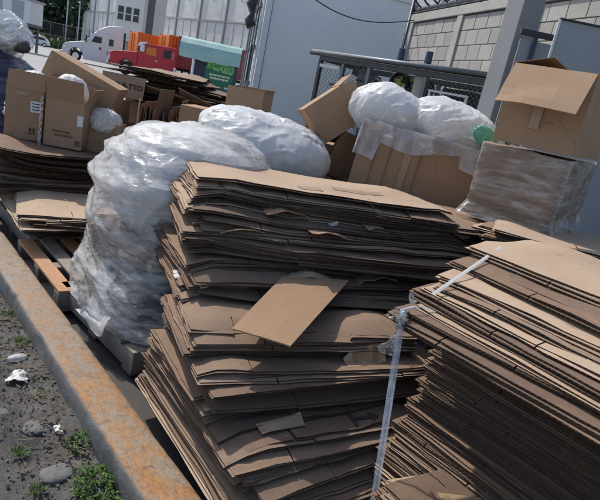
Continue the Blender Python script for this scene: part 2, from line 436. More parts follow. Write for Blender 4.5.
# ---- block wall with columns, top beam, rail and coil
def block_wall():
    S = Vector((9.9, 8.62, 0)); w = Vector((-.431, -.902, 0)).normalized()
    rz = math.atan2(w.y, w.x)
    # local x runs along the wall towards the viewer; local -y side faces the yard
    t = thing('block_wall', 'weathered grey concrete block wall with pale columns and top beam', 'wall', S, rz)
    L = 8.2
    # which local y side faces the camera
    loc = Matrix.Rotation(-rz, 3, 'Z') @ (Vector((0, 0, 0)) - S)
    sy = 1 if loc.y > 0 else -1
    MB().box((L/2, 0, 1.65), (L, .13, 3.3)).build('mortar_core', 'mortar', t)
    bw, bh, gp = .40, .262, .014
    src = None; k = 0
    for r in range(13):
        z = .05 + r*bh + bh/2
        off = 0 if r % 2 else -bw/2
        c = 0
        x = off
        while x < L:
            xa, xb = max(0, x)+gp/2, min(L, x+bw)-gp/2
            x += bw
            if xb-xa < .08 or z < 1.3: continue
            if z+bh/2 > 3.46: continue
            jy = sy*(.012*0 + .003*rnd.uniform(-1, 1))
            if src is None or abs((xb-xa)-(bw-gp)) > .01:
                o = MB().box((0, 0, 0), (xb-xa, .16, bh-gp)).build('block', 'block', t, bevel=.006)
                if abs((xb-xa)-(bw-gp)) < .01: src = o
                o.location = ((xa+xb)/2, jy, z)
            else:
                copy_obj(src, 'block', t, ((xa+xb)/2, jy, z))
    for s in (-.1, 2.06, 4.35, 6.6):
        MB().box((s, 0, 1.74), (.2, .23, 3.47)).build('column', 'concrete_light', t, bevel=.01)
    MB().box((L/2-.1, 0, 3.555), (L+.2, .25, .17)).build('top_beam', 'concrete_light', t, bevel=.012)
    m = MB(); m.cyl((-.2, sy*.02, 3.73), (L, sy*.02, 3.73), .075, n=12)
    m.cyl((-.2, sy*.1, 3.67), (L, sy*.1, 3.67), .02, n=8)
    m.build('top_rail', 'black_metal', t, smooth=True)
    MB().cyl((-.22, sy*.12, 0), (-.22, sy*.12, 3.95), .04, n=10).build('end_post', 'pipe_dark', t, smooth=True)
    MB().box((-.1, sy*.125, 2.92), (.07, .03, .13)).build('switch_box', 'sticker', t, bevel=.004)
    # razor coil lying along the rail
    c = thing('razor_wire_coil', 'dark coil of razor wire lying along the wall top', 'wire', S + Vector((0, 0, 3.77)), rz)
    pts = []
    for i in range(720):
        a = i/36*2*PI; x = -.1 + i/720*8
        rr = .26 + .05*nz(i*.05)
        pts.append((x + .08*math.sin(a*1.0), sy*0.0 + rr*math.cos(a), rr*math.sin(a) + rr))
    MB().tube(pts, .02, 5).build('coil', 'black_metal', c)
    m = MB()
    for i in range(0, 700, 6):
        p = Vector(pts[i]); m.box(p, (.05, .012, .012), rz=i)
    m.build('barbs', 'black_metal', c)
    m = MB()
    m.tube([S + Vector((0, 0, 3.55)) + Vector((-4.2*u, .5*u, .35*u - .55*math.sin(u*PI))) for u in [i/20 for i in range(21)]], .012, 5)
    tag(m.build('overhead_cable', 'black_metal'), 'thin dark cable sagging from the wall end to the grey box body', 'cable')
block_wall()

def pillar():
    t = thing('concrete_pillar', 'tall smooth grey concrete pillar behind the open carton', 'pillar', yard(1.985, 7.1), FRONT + R(24))
    MB().box((0, 0, 2.6), (.30, .30, 5.2)).build('shaft', 'concrete_grey', t, bevel=.012)
    MB().box((0, 0, .12), (.44, .44, .3)).build('footing', 'concrete_grey', t, bevel=.015)
pillar()
def blue_panels():
    t = thing('steel_sheet_panel', 'large blue grey steel sheet panel standing at the right edge', 'panel', yard(2.04, 6.0), FRONT - R(2))
    MB().box((.75, 0, 1.40), (1.5, .03, 2.7)).build('sheet', 'panel_blue', t, bevel=.006)
    MB().box((.006, -.022, 1.40), (.022, .012, 2.7)).build('edge_strip', 'sticker', t)
    MB().box((.75, -.012, 2.757), (1.5, .05, .014)).build('top_edge', 'black_metal', t)
    for x in (.35, 1.2): MB().box((x, .22, .35), (.05, .42, .7)).build('brace', 'black_metal', t)
    t = thing('framed_partition', 'small blue grey partition in a dark frame beside the pillar', 'partition', yard(1.95, 6.6), FRONT)
    MB().box((.22, 0, 1.3), (.55, .02, 2.6)).build('sheet', 'panel_blue', t)
    MB().box((.2, -.02, 2.67), (.56, .06, .06)).build('top_bar', 'black_metal', t, bevel=.004)
    MB().box((.10, -.022, 1.32), (.045, .045, 2.64)).build('post', 'blue_plastic', t, bevel=.004)
    MB().box((.47, -.022, 1.32), (.045, .045, 2.64)).build('post', 'blue_plastic', t, bevel=.004)
blue_panels()

# ---- warehouse facade: parallel to the kerb, white precast panels
def warehouse():
    X = 36.0
    t = thing('warehouse', 'long white warehouse wall of tall precast panels across the lot', 'warehouse', (X, 0, 0))
    MB().box((10.3, 62, 8), (20, 92, 16)).build('core', 'seam_dark', t)
    pw = 6.2; src = {}
    i = 0
    y = 17
    while y < 106:
        for (z0, z1) in ((.0, 7.35), (7.55, 15.8)):
            c = (.15, y+pw/2, (z0+z1)/2)
            key = (z0)
            if key not in src: src[key] = MB().box((0, 0, 0), (.3, pw-.34, z1-z0)).build('panel', 'panel_white', t, bevel=.03, loc=c)
            else: copy_obj(src[key], 'panel', t, c)
        MB().box((-.07, y, 8), (.26, .2, 16)).build('rib', 'panel_grey', t)
        # shallow drop-pipe hooks and inspection openings on the panels
        m = MB(); m.tube([(-.1, y+pw*.5, 9.6), (-.25, y+pw*.5, 9.9), (-.25, y+pw*.5, 11.2), (-.2, y+pw*.5-.6, 11.4)], .06, 6)
        m.build('pipe_hook', 'panel_grey', t)
        MB().box((-.02, y+pw*.34, 3.7), (.06, .05, 7.2)).build('groove', 'panel_grey', t)
        MB().box((-.02, y+pw*.67, 3.7), (.06, .05, 7.2)).build('groove', 'panel_grey', t)
        y += pw; i += 1
    MB().box((-.04, 62, 7.45), (.22, 92, .2)).build('string_course', 'panel_grey', t)
    MB().box((10, 62, 16.1), (20.6, 92.6, .3)).build('coping', 'panel_grey', t)
    for yy, z in ((88, 5.2), (81.5, 3.6), (88, 8.8)):
        f = MB().box((-.09, yy, z), (.1, 2.0, 1.9)).build('window', 'glass_teal', t)
        MB().box((-.16, yy, z), (.06, .1, 1.9)).build('mullion', 'glass_dark', f)
    f = MB().box((-.09, 76.2, 3.2), (.1, 1.9, 3.4)).build('door', 'panel_grey', t); MB().box((-.17, 76.8, 3.0), (.07, .08, .3)).build('handle', 'black_metal', f)
warehouse()
def office():
    # narrow end block in front of the warehouse's far end
    p = yard(-23.4, 66.5)
    t = thing('office_block', 'cream office block with upper windows behind the white truck', 'building', p, FRONT + R(-12))
    MB().box((-1.4, 2.5, 6.6), (3.6, 5, 6.8)).build('upper_wall', 'panel_white', t)
    MB().box((-1.3, 3.2, 1.6), (2.8, 3.6, 3.2)).build('lower_wall', 'panel_grey', t)
    MB().box((-1.4, 2.4, 3.12), (3.9, 5.4, .22)).build('canopy', 'panel_white', t)
    for x in (-2.5, -1.5, -.5):
        f = MB().box((x, -.03, 5.9), (.66, .08, 1.5)).build('window', 'glass_dark', t)
        MB().box((x, -.09, 5.9), (.74, .05, .08)).build('glazing_bar', 'white_paint', f); MB().box((x, -.12, 5.12), (.86, .2, .08)).build('sill', 'white_paint', f)
    for x in (-3.0, -1.9, -.6): MB().box((x, .25, 1.6), (.28, .28, 3.2)).build('column', 'panel_white', t)
    f = MB().box((-1.25, 1.36, 1.3), (1.0, .08, 2.3)).build('door', 'glass_dark', t)
    MB().box((-1.0, 1.30, 1.25), (.05, .06, .5)).build('handle', 'chrome', f)
    MB().box((.47, 1.4, 5), (.22, 1.2, 10)).build('corner_pier', 'seam_dark', t)
office()
def site_cabin():
    p = yard(-31.4, 50)
    t = thing('raised_cabin', 'white panelled cabin raised on dark posts at the far left', 'cabin', p, FRONT + R(4))
    MB().box((-1.0, 1.3, 3.3), (10.2, 2.6, 1.9)).build('body', 'white_paint', t, bevel=.03)
    MB().box((-1.0, 1.3, 4.33), (10.5, 2.9, .14)).build('roof', 'panel_grey', t, bevel=.02)
    for i in range(5):
        f = MB().box((3.05-i*1.85, -.03, 3.32), (1.0, .06, 1.5)).build('window', 'panel_grey', t)
        MB().box((3.05-i*1.85, -.08, 2.5), (1.1, .09, .07)).build('sill', 'white_paint', f)
    MB().box((-1.0, 1.3, 2.25), (10.3, 2.7, .18)).build('floor_beam', 'seam_dark', t)
    for i in range(5):
        for y in (.2, 2.4): MB().box((3.8-i*2.4, y, 1.05), (.18, .18, 2.25)).build('post', 'seam_dark', t)
site_cabin()

# ---- trees, hedge, fence at the far end of the lot
def leaves(n, fn, size, rng):
    vs_, fs = [], []
    for i in range(n):
        c, k = fn(rng); s = size*rng.uniform(.6, 1.3)*k
        a = Euler((rng.uniform(0, 6.3), rng.uniform(0, 6.3), rng.uniform(0, 6.3))).to_matrix()
        o = len(vs_)
        for q_ in ((-.5, 0, 0), (0, -.28, .06), (.5, 0, 0), (0, .28, .06)): vs_.append(tuple(Vector(c) + a @ (Vector(q_)*s)))
        fs.append((o, o+1, o+2, o+3))
    return vs_, fs
def tree(p, h, rad, label, seed, n=5200):
    rng = random.Random(seed)
    t = thing('broadleaf_tree', label, 'tree', p, 0, 'trees beyond the lot')
    m = MB(); fork = h*.30
    m.tube([(0, 0, -.1), (.08, 0, fork*.5), (.0, .1, fork), (.15, .1, h*.62)], lambda u: .26*(1-.75*u)*h/10, 9)
    cl = []
    for i in range(20):
        a = rng.uniform(0, 6.28); rr = rad*rng.uniform(.25, .85); z = h*rng.uniform(.16, .95)
        rr *= 1 - .5*max(0, (z/h-.6)/.4)
        c = Vector((rr*math.cos(a), rr*math.sin(a), z)); cl.append((c, rad*rng.uniform(.28, .5)))
        if i < 8:
            b = Vector((.05, .08, fork*rng.uniform(.75, 1.3)))
            m.tube([b, b.lerp(c, .5) + Vector((0, 0, .3)), c], lambda u: .10*(1-.8*u)*h/10, 6)
    m.build('trunk', 'bark', t, smooth=True)
    def fn(r):
        c, k = r.choice(cl)
        d = Vector((r.gauss(0, 1), r.gauss(0, 1), r.gauss(0, .8))).normalized()*k*r.uniform(.3, 1.05)**.6
        return c + d, 1
    v_, f_ = leaves(n, fn, .62*h/10, rng)
    MB().add(v_, f_).build('crown', 'tree_leaf', t)
for i, (a, d, h, rd, lb) in enumerate([
    (-47.5, 82, 15, 6.0, 'dark tree rising behind the raised cabin at the far left'),
    (-39.5, 84, 16, 6.0, 'dark tree directly behind the small white car'),
    (-33.5, 80, 14, 5.0, 'dark tree between the small car and the office block'),
    (-37, 96, 19, 7.5, 'tall dark tree at the back of the far row'),
    (-30.5, 92, 17, 5.5, 'dark tree rising close behind the office block'),
    (-45, 98, 18, 7.5, 'broad dark tree at the back left of the far row'),
    (-43.5, 88, 13, 5.5, 'bushy dark tree just left of the small white car'),
    (-36.3, 87, 13, 5.5, 'bushy dark tree just right of the small white car'),
    (-51, 92, 16, 6.5, 'dark tree at the far left behind the raised cabin roof'),
    (-40.5, 104, 20, 7.5, 'tallest dark tree in the middle of the far row')]):
    tree(yard(a*1.35, d*1.35), h, rd, lb, 100+i)
def hedge():
    rng = random.Random(5)
    def fn(r):
        return Vector((r.uniform(-9, 8), r.gauss(0, .45), max(.02, min(1.9, r.gauss(.75, .45) + .25*math.sin(r.uniform(0, 6))))), 1) if False else (Vector((r.uniform(-9, 8), r.gauss(0, .45), max(.02, min(1.9, r.gauss(.75, .45))))), 1)
    v_, f_ = leaves(5200, fn, .30, rng)
    t = thing('hedge', 'low green hedge running along the chain link fence', 'hedge', yard(-54, 99), FRONT)
    MB().add(v_, f_).build('foliage', 'hedge_leaf', t)
    m = MB()
    for i in range(18): m.cyl((-8.6+i*.95, 0, -.05), (-8.6+i*.95+rng.uniform(-.2, .2), rng.uniform(-.2, .2), 1.1), .03, .015, 5)
    m.build('stems', 'bark', t)
hedge()
def far_fence():
    t = thing('chain_link_fence', 'tall chain link fence with pale posts at the end of the lot', 'fence', yard(-53.5, 101), FRONT)
    for i in range(9):
        o = MB().cyl((0, 0, -.05), (0, 0, 4.3), .055, n=8).build('post', 'steel_grey', t, loc=(-9+i*2.3, 0, 0)) if i == 0 else copy_obj(o, 'post', t, (-9+i*2.3, 0, 0))
    m = MB()
    for z in (.1, 2.1, 4.2): m.cyl((-9, 0, z), (9.4, 0, z), .025, n=6)
    m.build('rails', 'steel_grey', t)
    m = MB()
    for i in range(62):
        x = -9 + i*.3
        for sgn in (1, -1):
            x2 = x + sgn*4.1
            a = (x, .02*sgn, .1); 
            k = 1.0
            if x2 > 9.4: k = (9.4-x)/4.1
            if x2 < -9: k = (x+9)/4.1
            if k > .05: m.cyl(a, (x+sgn*4.1*k, .02*sgn, .1+4.1*k), .007, n=3, caps=False)
    m.build('wire_mesh', 'steel_grey', t)
    for a, h in ((-36.2, 11), (-34.6, 12)):
        p = thing('utility_pole', 'thin pale pole %s behind the fence' % ('nearer the small white car' if a < -35 else 'nearer the office block'), 'pole', yard(a*1.36, 103), FRONT, 'poles behind the fence')
        MB().cyl((0, 0, -.05), (0, 0, h), .13, .10, 10).build('shaft', 'gauze', p, smooth=True)
        MB().box((0, 0, h-1), (1.8, .12, .12)).build('cross_arm', 'gauze', p)
        for x in (-.8, .8): MB().cyl((x, 0, h-.95), (x, 0, h-.65), .06, .04, 8).build('insulator', 'sticker', p)
far_fence()
#@@VEHICLES
# ================================================================== VEHICLES (local -x is forward, local -y the side in view)
def wheel(par, x, y, r, w, seen=-1):
    o = MB().cyl((0, -w/2, 0), (0, w/2, 0), r, n=24).build('wheel', 'tyre_rubber', par, bevel=.03, loc=(x, y, r))
    m = MB(); m.cyl((0, seen*(w/2+.012), 0), (0, seen*(w/2-.05), 0), r*.56, n=20); m.cyl((0, seen*(w/2+.06), 0), (0, seen*w/2, 0), r*.18, n=12)
    m.build('rim', 'chrome', o)
    return o
def white_truck():
    t = thing('truck_tractor', 'white sleeper cab truck tractor facing left across the lot', 'truck', yard(-23.05, 54.3), FRONT + R(24))
    W = 1.2
    hood = [(-2.75, .55), (-2.8, 1.0), (-2.65, 1.38), (-2.2, 1.62), (-.95, 1.92), (-.95, .75), (-1.05, .75), (-1.15, 1.02), (-1.4, 1.2), (-1.75, 1.22), (-2.0, 1.08), (-2.15, .8), (-2.2, .55)]
    MB().prism(hood, -1.05, 1.05).build('hood', 'white_paint', t, bevel=.08)
    cab = [(-1.05, .55), (-1.0, 1.9), (-.15, 2.85), (.4, 2.98), (2.25, 2.98), (2.25, .55)]
    MB().prism(cab, -W, W).build('cab', 'white_paint', t, bevel=.07)
    fair = [(-.2, 2.82), (.2, 3.2), (.9, 3.62), (1.7, 3.8), (2.2, 3.82), (2.3, 2.9), (.3, 2.9)]
    MB().prism(fair, -W+.06, W-.06).build('roof_fairing', 'white_paint', t, bevel=.1)
    d = MB().box((.02, -W-.012, 1.75), (1.15, .03, 2.0)).build('door', 'white_paint', t, bevel=.01)
    MB().prism([(-.38, 2.0), (-.10, 2.55), (.5, 2.55), (.5, 2.0)], -W-.05, -W-.025).build('window', 'glass_dark', d)
    MB().box((.42, -W-.045, 1.55), (.16, .03, .22)).build('handle', 'black_metal', d)
    MB().prism([(1.15, 1.95), (1.15, 2.55), (1.55, 2.55), (1.55, 1.95)], -W-.03, -W+.01).build('sleeper_window', 'glass_dark', t, bevel=.03)
    MB().box((1.25, -W-.01, 1.3), (.5, .04, .3)).build('locker_vent', 'panel_grey', t)
    MB().prism([(-.98, 1.95), (-.22, 2.80), (-.26, 2.86), (-1.04, 1.99)], -1.05, 1.05).build('windshield', 'glass_dark', t)
    MB().prism([(-2.95, .32), (-3.0, .75), (-2.2, .82), (-2.15, .35)], -1.12, 1.12).build('bumper', 'white_paint', t, bevel=.06)
    MB().box((-2.8, 0, 1.0), (.06, 1.2, .55)).build('grille', 'black_metal', t)
    for y in (-.85, .85): MB().prism([(-2.78, .95), (-2.72, 1.25), (-2.35, 1.28), (-2.4, 1.05)], y-.24, y+.24).build('headlight', 'chrome', t, bevel=.04)
    for y in (-1.35, 1.35):
        mi = MB().box((-.85, y, 2.2), (.12, .16, .62)).build('mirror', 'black_metal', t, bevel=.03); MB().box((-.8, y*.96, 1.87), (.05, .25, .05)).build('arm', 'black_metal', mi)
    MB().prism([(-1.0, .32), (-.9, .82), (2.3, .82), (2.3, .32)], -1.22, -1.0).build('side_skirt', 'white_paint', t, bevel=.02)
    MB().box((1.9, 0, .75), (7.4, .9, .26)).build('chassis', 'black_metal', t)
    MB().cyl((2.5, -1.0, .8), (2.5, -1.0, 3.35), .1, n=10).build('exhaust_stack', 'black_metal', t)
    for x, ys in ((-1.62, (-1.02, 1.02)), (3.3, (-.95, .95)), (4.6, (-.95, .95))):
        for y in ys: wheel(t, x, y, .5, .34 if x < 0 else .6, -1 if y < 0 else 1)
white_truck()
def red_truck():
    t = thing('truck_tractor', 'red long nosed truck tractor in front of the orange containers', 'truck', yard(-15.5, 46.6), FRONT + R(17))
    W = 1.1
    hood = [(-2.75, .7), (-2.78, 1.5), (-2.5, 1.66), (-.6, 1.95), (-.6, .75), (-.95, .75), (-1.05, 1.0), (-1.3, 1.16), (-1.6, 1.16), (-1.85, 1.0), (-1.95, .7)]
    MB().prism(hood, -.95, .95).build('hood', 'red_paint', t, bevel=.09)
    cab = [(-.65, .72), (-.62, 1.92), (-.45, 2.55), (.0, 2.68), (1.15, 2.72), (2.25, 2.78), (2.25, .95), (1.2, .72)]
    MB().prism(cab, -W, W).build('cab', 'red_paint', t, bevel=.06)
    MB().prism([(-.75, 2.30), (-.62, 2.66), (-.1, 2.78), (.05, 2.7), (-.4, 2.52)], -W+.02, W-.02).build('sun_visor', 'white_paint', t, bevel=.03)
    MB().cyl((-.35, -W-.16, 2.0), (-.35, -W-.16, 2.5), .17, n=14).build('air_cleaner', 'white_paint', t, bevel=.04)
    d = MB().box((.35, -W-.012, 1.62), (1.1, .03, 1.7)).build('door', 'red_paint', t, bevel=.01)
    MB().prism([(-.05, 1.88), (.0, 2.42), (.72, 2.45), (.72, 1.82)], -W-.05, -W-.025).build('window', 'orange_paint', d)
    MB().box((.8, -W-.045, 1.5), (.16, .03, .08)).build('handle', 'chrome', d)
    f = MB().prism([(1.35, 1.9), (1.35, 2.42), (1.82, 2.44), (1.82, 1.9)], -W-.03, -W+.01).build('sleeper_window', 'glass_dark', t, bevel=.03)
    MB().prism([(1.30, 1.85), (1.30, 2.47), (1.87, 2.49), (1.87, 1.85)], -W-.015, -W+.01).build('frame', 'black_metal', f)
    MB().prism([(-.66, 1.95), (-.47, 2.5), (-.53, 2.54), (-.72, 1.98)], -.95, .95).build('windshield', 'glass_dark', t)
    MB().box((-2.86, 0, .72), (.16, 2.1, .36)).build('bumper', 'chrome', t, bevel=.04)
    MB().box((-2.8, 0, 1.2), (.06, 1.1, .75)).build('grille', 'chrome', t)
    for y in (-.78, .78): MB().box((-2.76, y, 1.12), (.14, .34, .26)).build('headlight', 'sticker', t, bevel=.03)
    MB().box((.25, -W+.06, .66), (1.5, .3, .12)).build('step', 'chrome', t)
    MB().cyl((1.1, -.95, .72), (2.1, -.95, .72), .3, n=18).build('fuel_tank', 'chrome', t)
    MB().box((2.6, 0, .82), (8.2, .8, .26)).build('chassis', 'black_metal', t)
    m = MB(); m.tube([(2.02, -W-.02, 2.36), (2.08, -W-.02, 2.28), (2.0, -W-.02, 2.2), (2.1, -W-.02, 2.1), (1.99, -W-.02, 1.98), (2.08, -W-.02, 1.86)], .03, 5)
    m.build('lettering', 'white_paint', t)
    MB().box((2.28, -W+.1, 1.05), (.2, .3, .5)).build('corner_fairing', 'white_paint', t, bevel=.03)
    for x, ys in ((-1.45, (-.98, .98)), (4.3, (-.9, .9)), (5.6, (-.9, .9))):
        for y in ys: wheel(t, x, y, .5, .34 if x < 0 else .6, -1 if y < 0 else 1)
red_truck()
def car():
    t = thing('parked_car', 'small white hatchback parked by the hedge', 'car', yard(-47.6, 90), FRONT + R(24))
    low = [(-2.0, .28), (-2.05, .62), (-1.75, .82), (-1.0, .92), (1.85, .98), (2.0, .7), (1.95, .28)]
    MB().prism(low, -.85, .85).build('body', 'white_paint', t, bevel=.1)
    top = [(-1.05, .9), (-.35, 1.38), (.35, 1.47), (1.15, 1.42), (1.85, .95)]
    MB().prism(top, -.74, .74).build('roof', 'white_paint', t, bevel=.07)
    for pr in ([(-.75, .98), (-.28, 1.32), (.2, 1.39), (.2, .98)], [(.28, .98), (.28, 1.39), (1.0, 1.35), (1.45, 1.0)]):
        MB().prism(pr, -.77, -.745).build('window', 'glass_dark', t)
    MB().prism([(-1.07, .95), (-.40, 1.39), (-.44, 1.43), (-1.12, .99)], -.62, .62).build('windshield', 'glass_dark', t)
    for y in (-.6, .6): MB().box((-1.98, y, .66), (.14, .32, .16)).build('headlight', 'chrome', t, bevel=.03)
    for x in (-1.25, 1.25):
        for y in (-.78, .78): wheel(t, x, y, .31, .2, -1 if y < 0 else 1)
car()
def container(name, label, p, rz, L, Wd, z0, z1, mat, group=None, wheels=True):
    t = thing(name, label, 'container', p, rz, group)
    h = z1-z0
    # ribbed long side in view: trapezoid corrugation
    m = MB(); n = int(L/.28); vs_, fs = [], []
    k = 0
    for i in range(n*4+1):
        x = -L/2 + .1 + (L-.2)*i/(n*4); y = -Wd/2 + (.045 if i % 4 in (1, 2) else .0)
        vs_ += [(x, y+.02, z0+.14), (x, y+.02, z1-.12)]
    for i in range(n*4): fs.append((2*i, 2*i+2, 2*i+3, 2*i+1))
    m.add(vs_, fs); m.build('ribbed_side', mat, t)
    MB().box((0, .06, (z0+z1)/2), (L-.12, Wd-.16, h-.1)).build('shell', mat, t)
    for x in (-L/2+.08, L/2-.08):
        for y in (-Wd/2+.08, Wd/2-.08): MB().box((x, y, (z0+z1)/2), (.16, .16, h)).build('corner_post', mat, t, bevel=.01)
    for zz in (z1-.06, z0+.07): MB().box((0, -Wd/2+.06, zz), (L-.3, .12, .13)).build('side_rail', mat, t)
    d = MB().box((-L/2+.03, 0, (z0+z1)/2), (.06, Wd-.34, h-.24)).build('end_door', mat, t)
    for y in (-.3, .3): MB().cyl((-L/2-.03, y*Wd/2.4, z0+.15), (-L/2-.03, y*Wd/2.4, z1-.15), .03, n=6).build('lock_rod', mat, d)
    if wheels:
        MB().box((0, 0, z0-.14), (L, .9, .24)).build('chassis', 'black_metal', t)
        for x in (L/2-1.0, L/2-2.3):
            for y in (-.85, .85): wheel(t, x, y, .48, .5, -1 if y < 0 else 1)
        MB().box((-L/2+1.4, -.6, (z0-.26)/2), (.14, .14, z0-.26)).build('landing_leg', 'black_metal', t)
        MB().box((-L/2+1.4, .6, (z0-.26)/2), (.14, .14, z0-.26)).build('landing_leg', 'black_metal', t)
    else:
        for x in (-L/2+.4, L/2-.4):
            for y in (-Wd/2+.3, Wd/2-.3): MB().box((x, y, z0/2), (.2, .2, z0)).build('support', 'black_metal', t)
    return t
container('shipping_container', 'orange container at left, behind the red truck cab', yard(-16.6, 53.2), FRONT+R(38), 5.0, 2.4, 1.3, 3.62, 'orange_paint', 'orange containers', False)
container('shipping_container', 'orange container at right, just behind the red truck sleeper', yard(-14.0, 51.4), FRONT+R(38), 3.6, 2.4, 1.3, 3.86, 'orange_paint', 'orange containers', False)
container('shipping_container', 'long rust red container on a wheeled chassis behind the kiosk', yard(-10.6, 50.5), FRONT+R(6), 6.6, 2.4, 1.35, 3.9, 'rust_red')

def kiosk():
    t = thing('sales_kiosk', 'dark kiosk with pale teal curved awning and green sign panel', 'kiosk', yard(-8.32, 37.6), FRONT + R(8))
    W = 3.9
    prof = [(-.75, 2.12), (-.80, 2.6), (-.68, 3.02), (-.35, 3.3), (.1, 3.42), (.1, 3.36), (-.32, 3.23), (-.62, 2.98), (-.74, 2.6), (-.69, 2.12)]
    m = MB(); n = len(prof)
    xs = [-W/2 + W*i/10 for i in range(11)]; vs_ = []; fs = []
    for x in xs:
        sag = .05*math.sin(x*5) + .02*math.sin(x*11)
        vs_ += [(x, p[0], p[1] + (sag if p[1] < 2.2 else sag*.3) + .06*((x/W*2)**2 if p[1] < 2.2 else 0)) for p in prof]
    for i in range(10):
        for k in range(n): fs.append((i*n+k, i*n+(k+1) % n, (i+1)*n+(k+1) % n, (i+1)*n+k))
    fs += [tuple(range(n)), tuple(10*n+k for k in range(n))]
    m.add(vs_, fs); m.build('awning', 'teal_awning', t, smooth=False)
    MB().box((.35, .75, 1.58), (2.9, 1.6, 3.2)).build('booth_wall', 'sign_navy', t, bevel=.02)
    g = MB().box((.75, -.08, 1.15), (1.95, .05, 2.3)).build('sign_panel', 'sign_green', t, bevel=.01)
    MB().cyl((-1.02, -.3, -.02), (-1.02, -.3, 2.9), .09, n=10).build('post', 'white_paint', t)
    MB().cyl((1.78, -.3, -.02), (1.78, -.3, 2.9), .06, n=10).build('post', 'sign_navy', t)
    rx = (PI/2, 0, 0)
    x = .1
    for i, ch in enumerate('BONGÚ'):
        z = 1.98 - .035*i - (.0 if i else -.03); s = .62 if i == 0 else .5
        text_mesh(ch, s*1.1, 'lettering', 'letter_green', g, (x, -.125, z), (PI/2, R(4), 0), .012, off=.02)
        # pale outline plate behind each letter
        text_mesh(ch, s*1.1, 'lettering_outline', 'letter_cream', g, (x, -.112, z), (PI/2, R(4), 0), .004, off=.05)
        x += .33
    # two lines of small cream print, unreadable at this distance
    for k, (w_, z) in enumerate(((1.35, 1.42), (1.2, 1.22))):
        m = MB()
        for j in range(9): m.box((.75 - w_/2 + w_*(j+.5)/9, -.115, z + .01*math.sin(j*3)), (w_/9*.78, .014, .13 - .03*(j % 2)))
        m.build('print_line', 'letter_cream', g)
    b = MB().box((.10, -.115, .70), (.62, .02, .24)).build('badge', 'soft_blue', g, bevel=.01); MB().box((.22, -.13, .72), (.3, .012, .1)).build('badge_stripe', 'sticker', b)
    MB().box((1.28, -.115, .72), (.26, .02, .12)).build('print_mark', 'sticker', g)
    MB().cyl((.55, -.125, .25), (.55, -.1, .25), .13, n=14).build('seal', 'sticker', g)
kiosk()
def box_body():
    t = thing('truck_box_body', 'big pale blue grey truck box body with white door frame', 'truck body', yard(-1.84, 13.0), FRONT + R(14))
    L, Wd, Z0, Z1 = 3.42, 2.5, .75, 4.02
    MB().box((L/2+.09, .02, (Z0+Z1)/2), (L-.12, .04, Z1-Z0-.1)).build('side_panel', 'trailer_grey', t)
    MB().box((L/2+.05, Wd/2+.06, (Z0+Z1)/2), (L-.1, Wd-.2, Z1-Z0-.06)).build('shell', 'trailer_grey', t)
    MB().box((.06, .0, (Z0+Z1)/2), (.14, .12, Z1-Z0)).build('corner_post', 'white_paint', t, bevel=.01)
    MB().box((L/2, -.006, Z1-.03), (L, .09, .09)).build('top_rail', 'trailer_grey', t, bevel=.01)
    MB().box((L-.03, -.004, (Z0+Z1)/2), (.06, .07, Z1-Z0)).build('end_trim', 'steel_grey', t)
    for y0 in (.1, 1.3):
        d = MB().box((-.02, y0+.58, (Z0+Z1)/2), (.06, 1.14, Z1-Z0-.12)).build('rear_door', 'white_paint', t, bevel=.008)
        for yy in (.22, .8):
            MB().cyl((-.09, y0+yy, Z0+.1), (-.09, y0+yy, Z1-.1), .024, n=8).build('lock_rod', 'steel_grey', d)
            for zz in (1.5, 2.3, 3.2): MB().box((-.08, y0+yy, zz), (.05, .14, .1)).build('bracket', 'steel_grey', d)
    MB().box((-.13, .36, 1.95), (.04, .05, .8)).build('door_handle', 'black_metal', t)
    m = MB(); m.tube([(-.2, .45, 3.35), (-.28, .5, 3.2), (-.22, .52, 3.0), (-.27, .45, 2.85), (-.2, .42, 2.72)], lambda u: .10+.04*math.sin(u*9), 8)
    m.build('rag', 'black_metal', t, smooth=True)
    MB().box((L/2, 1.2, .62), (L, .9, .25)).build('chassis', 'black_metal', t)
    for x in (.8, 2.9):
        for y in (.25, 2.2): wheel(t, x, y, .42, .3, -1 if y < 1 else 1)
box_body()
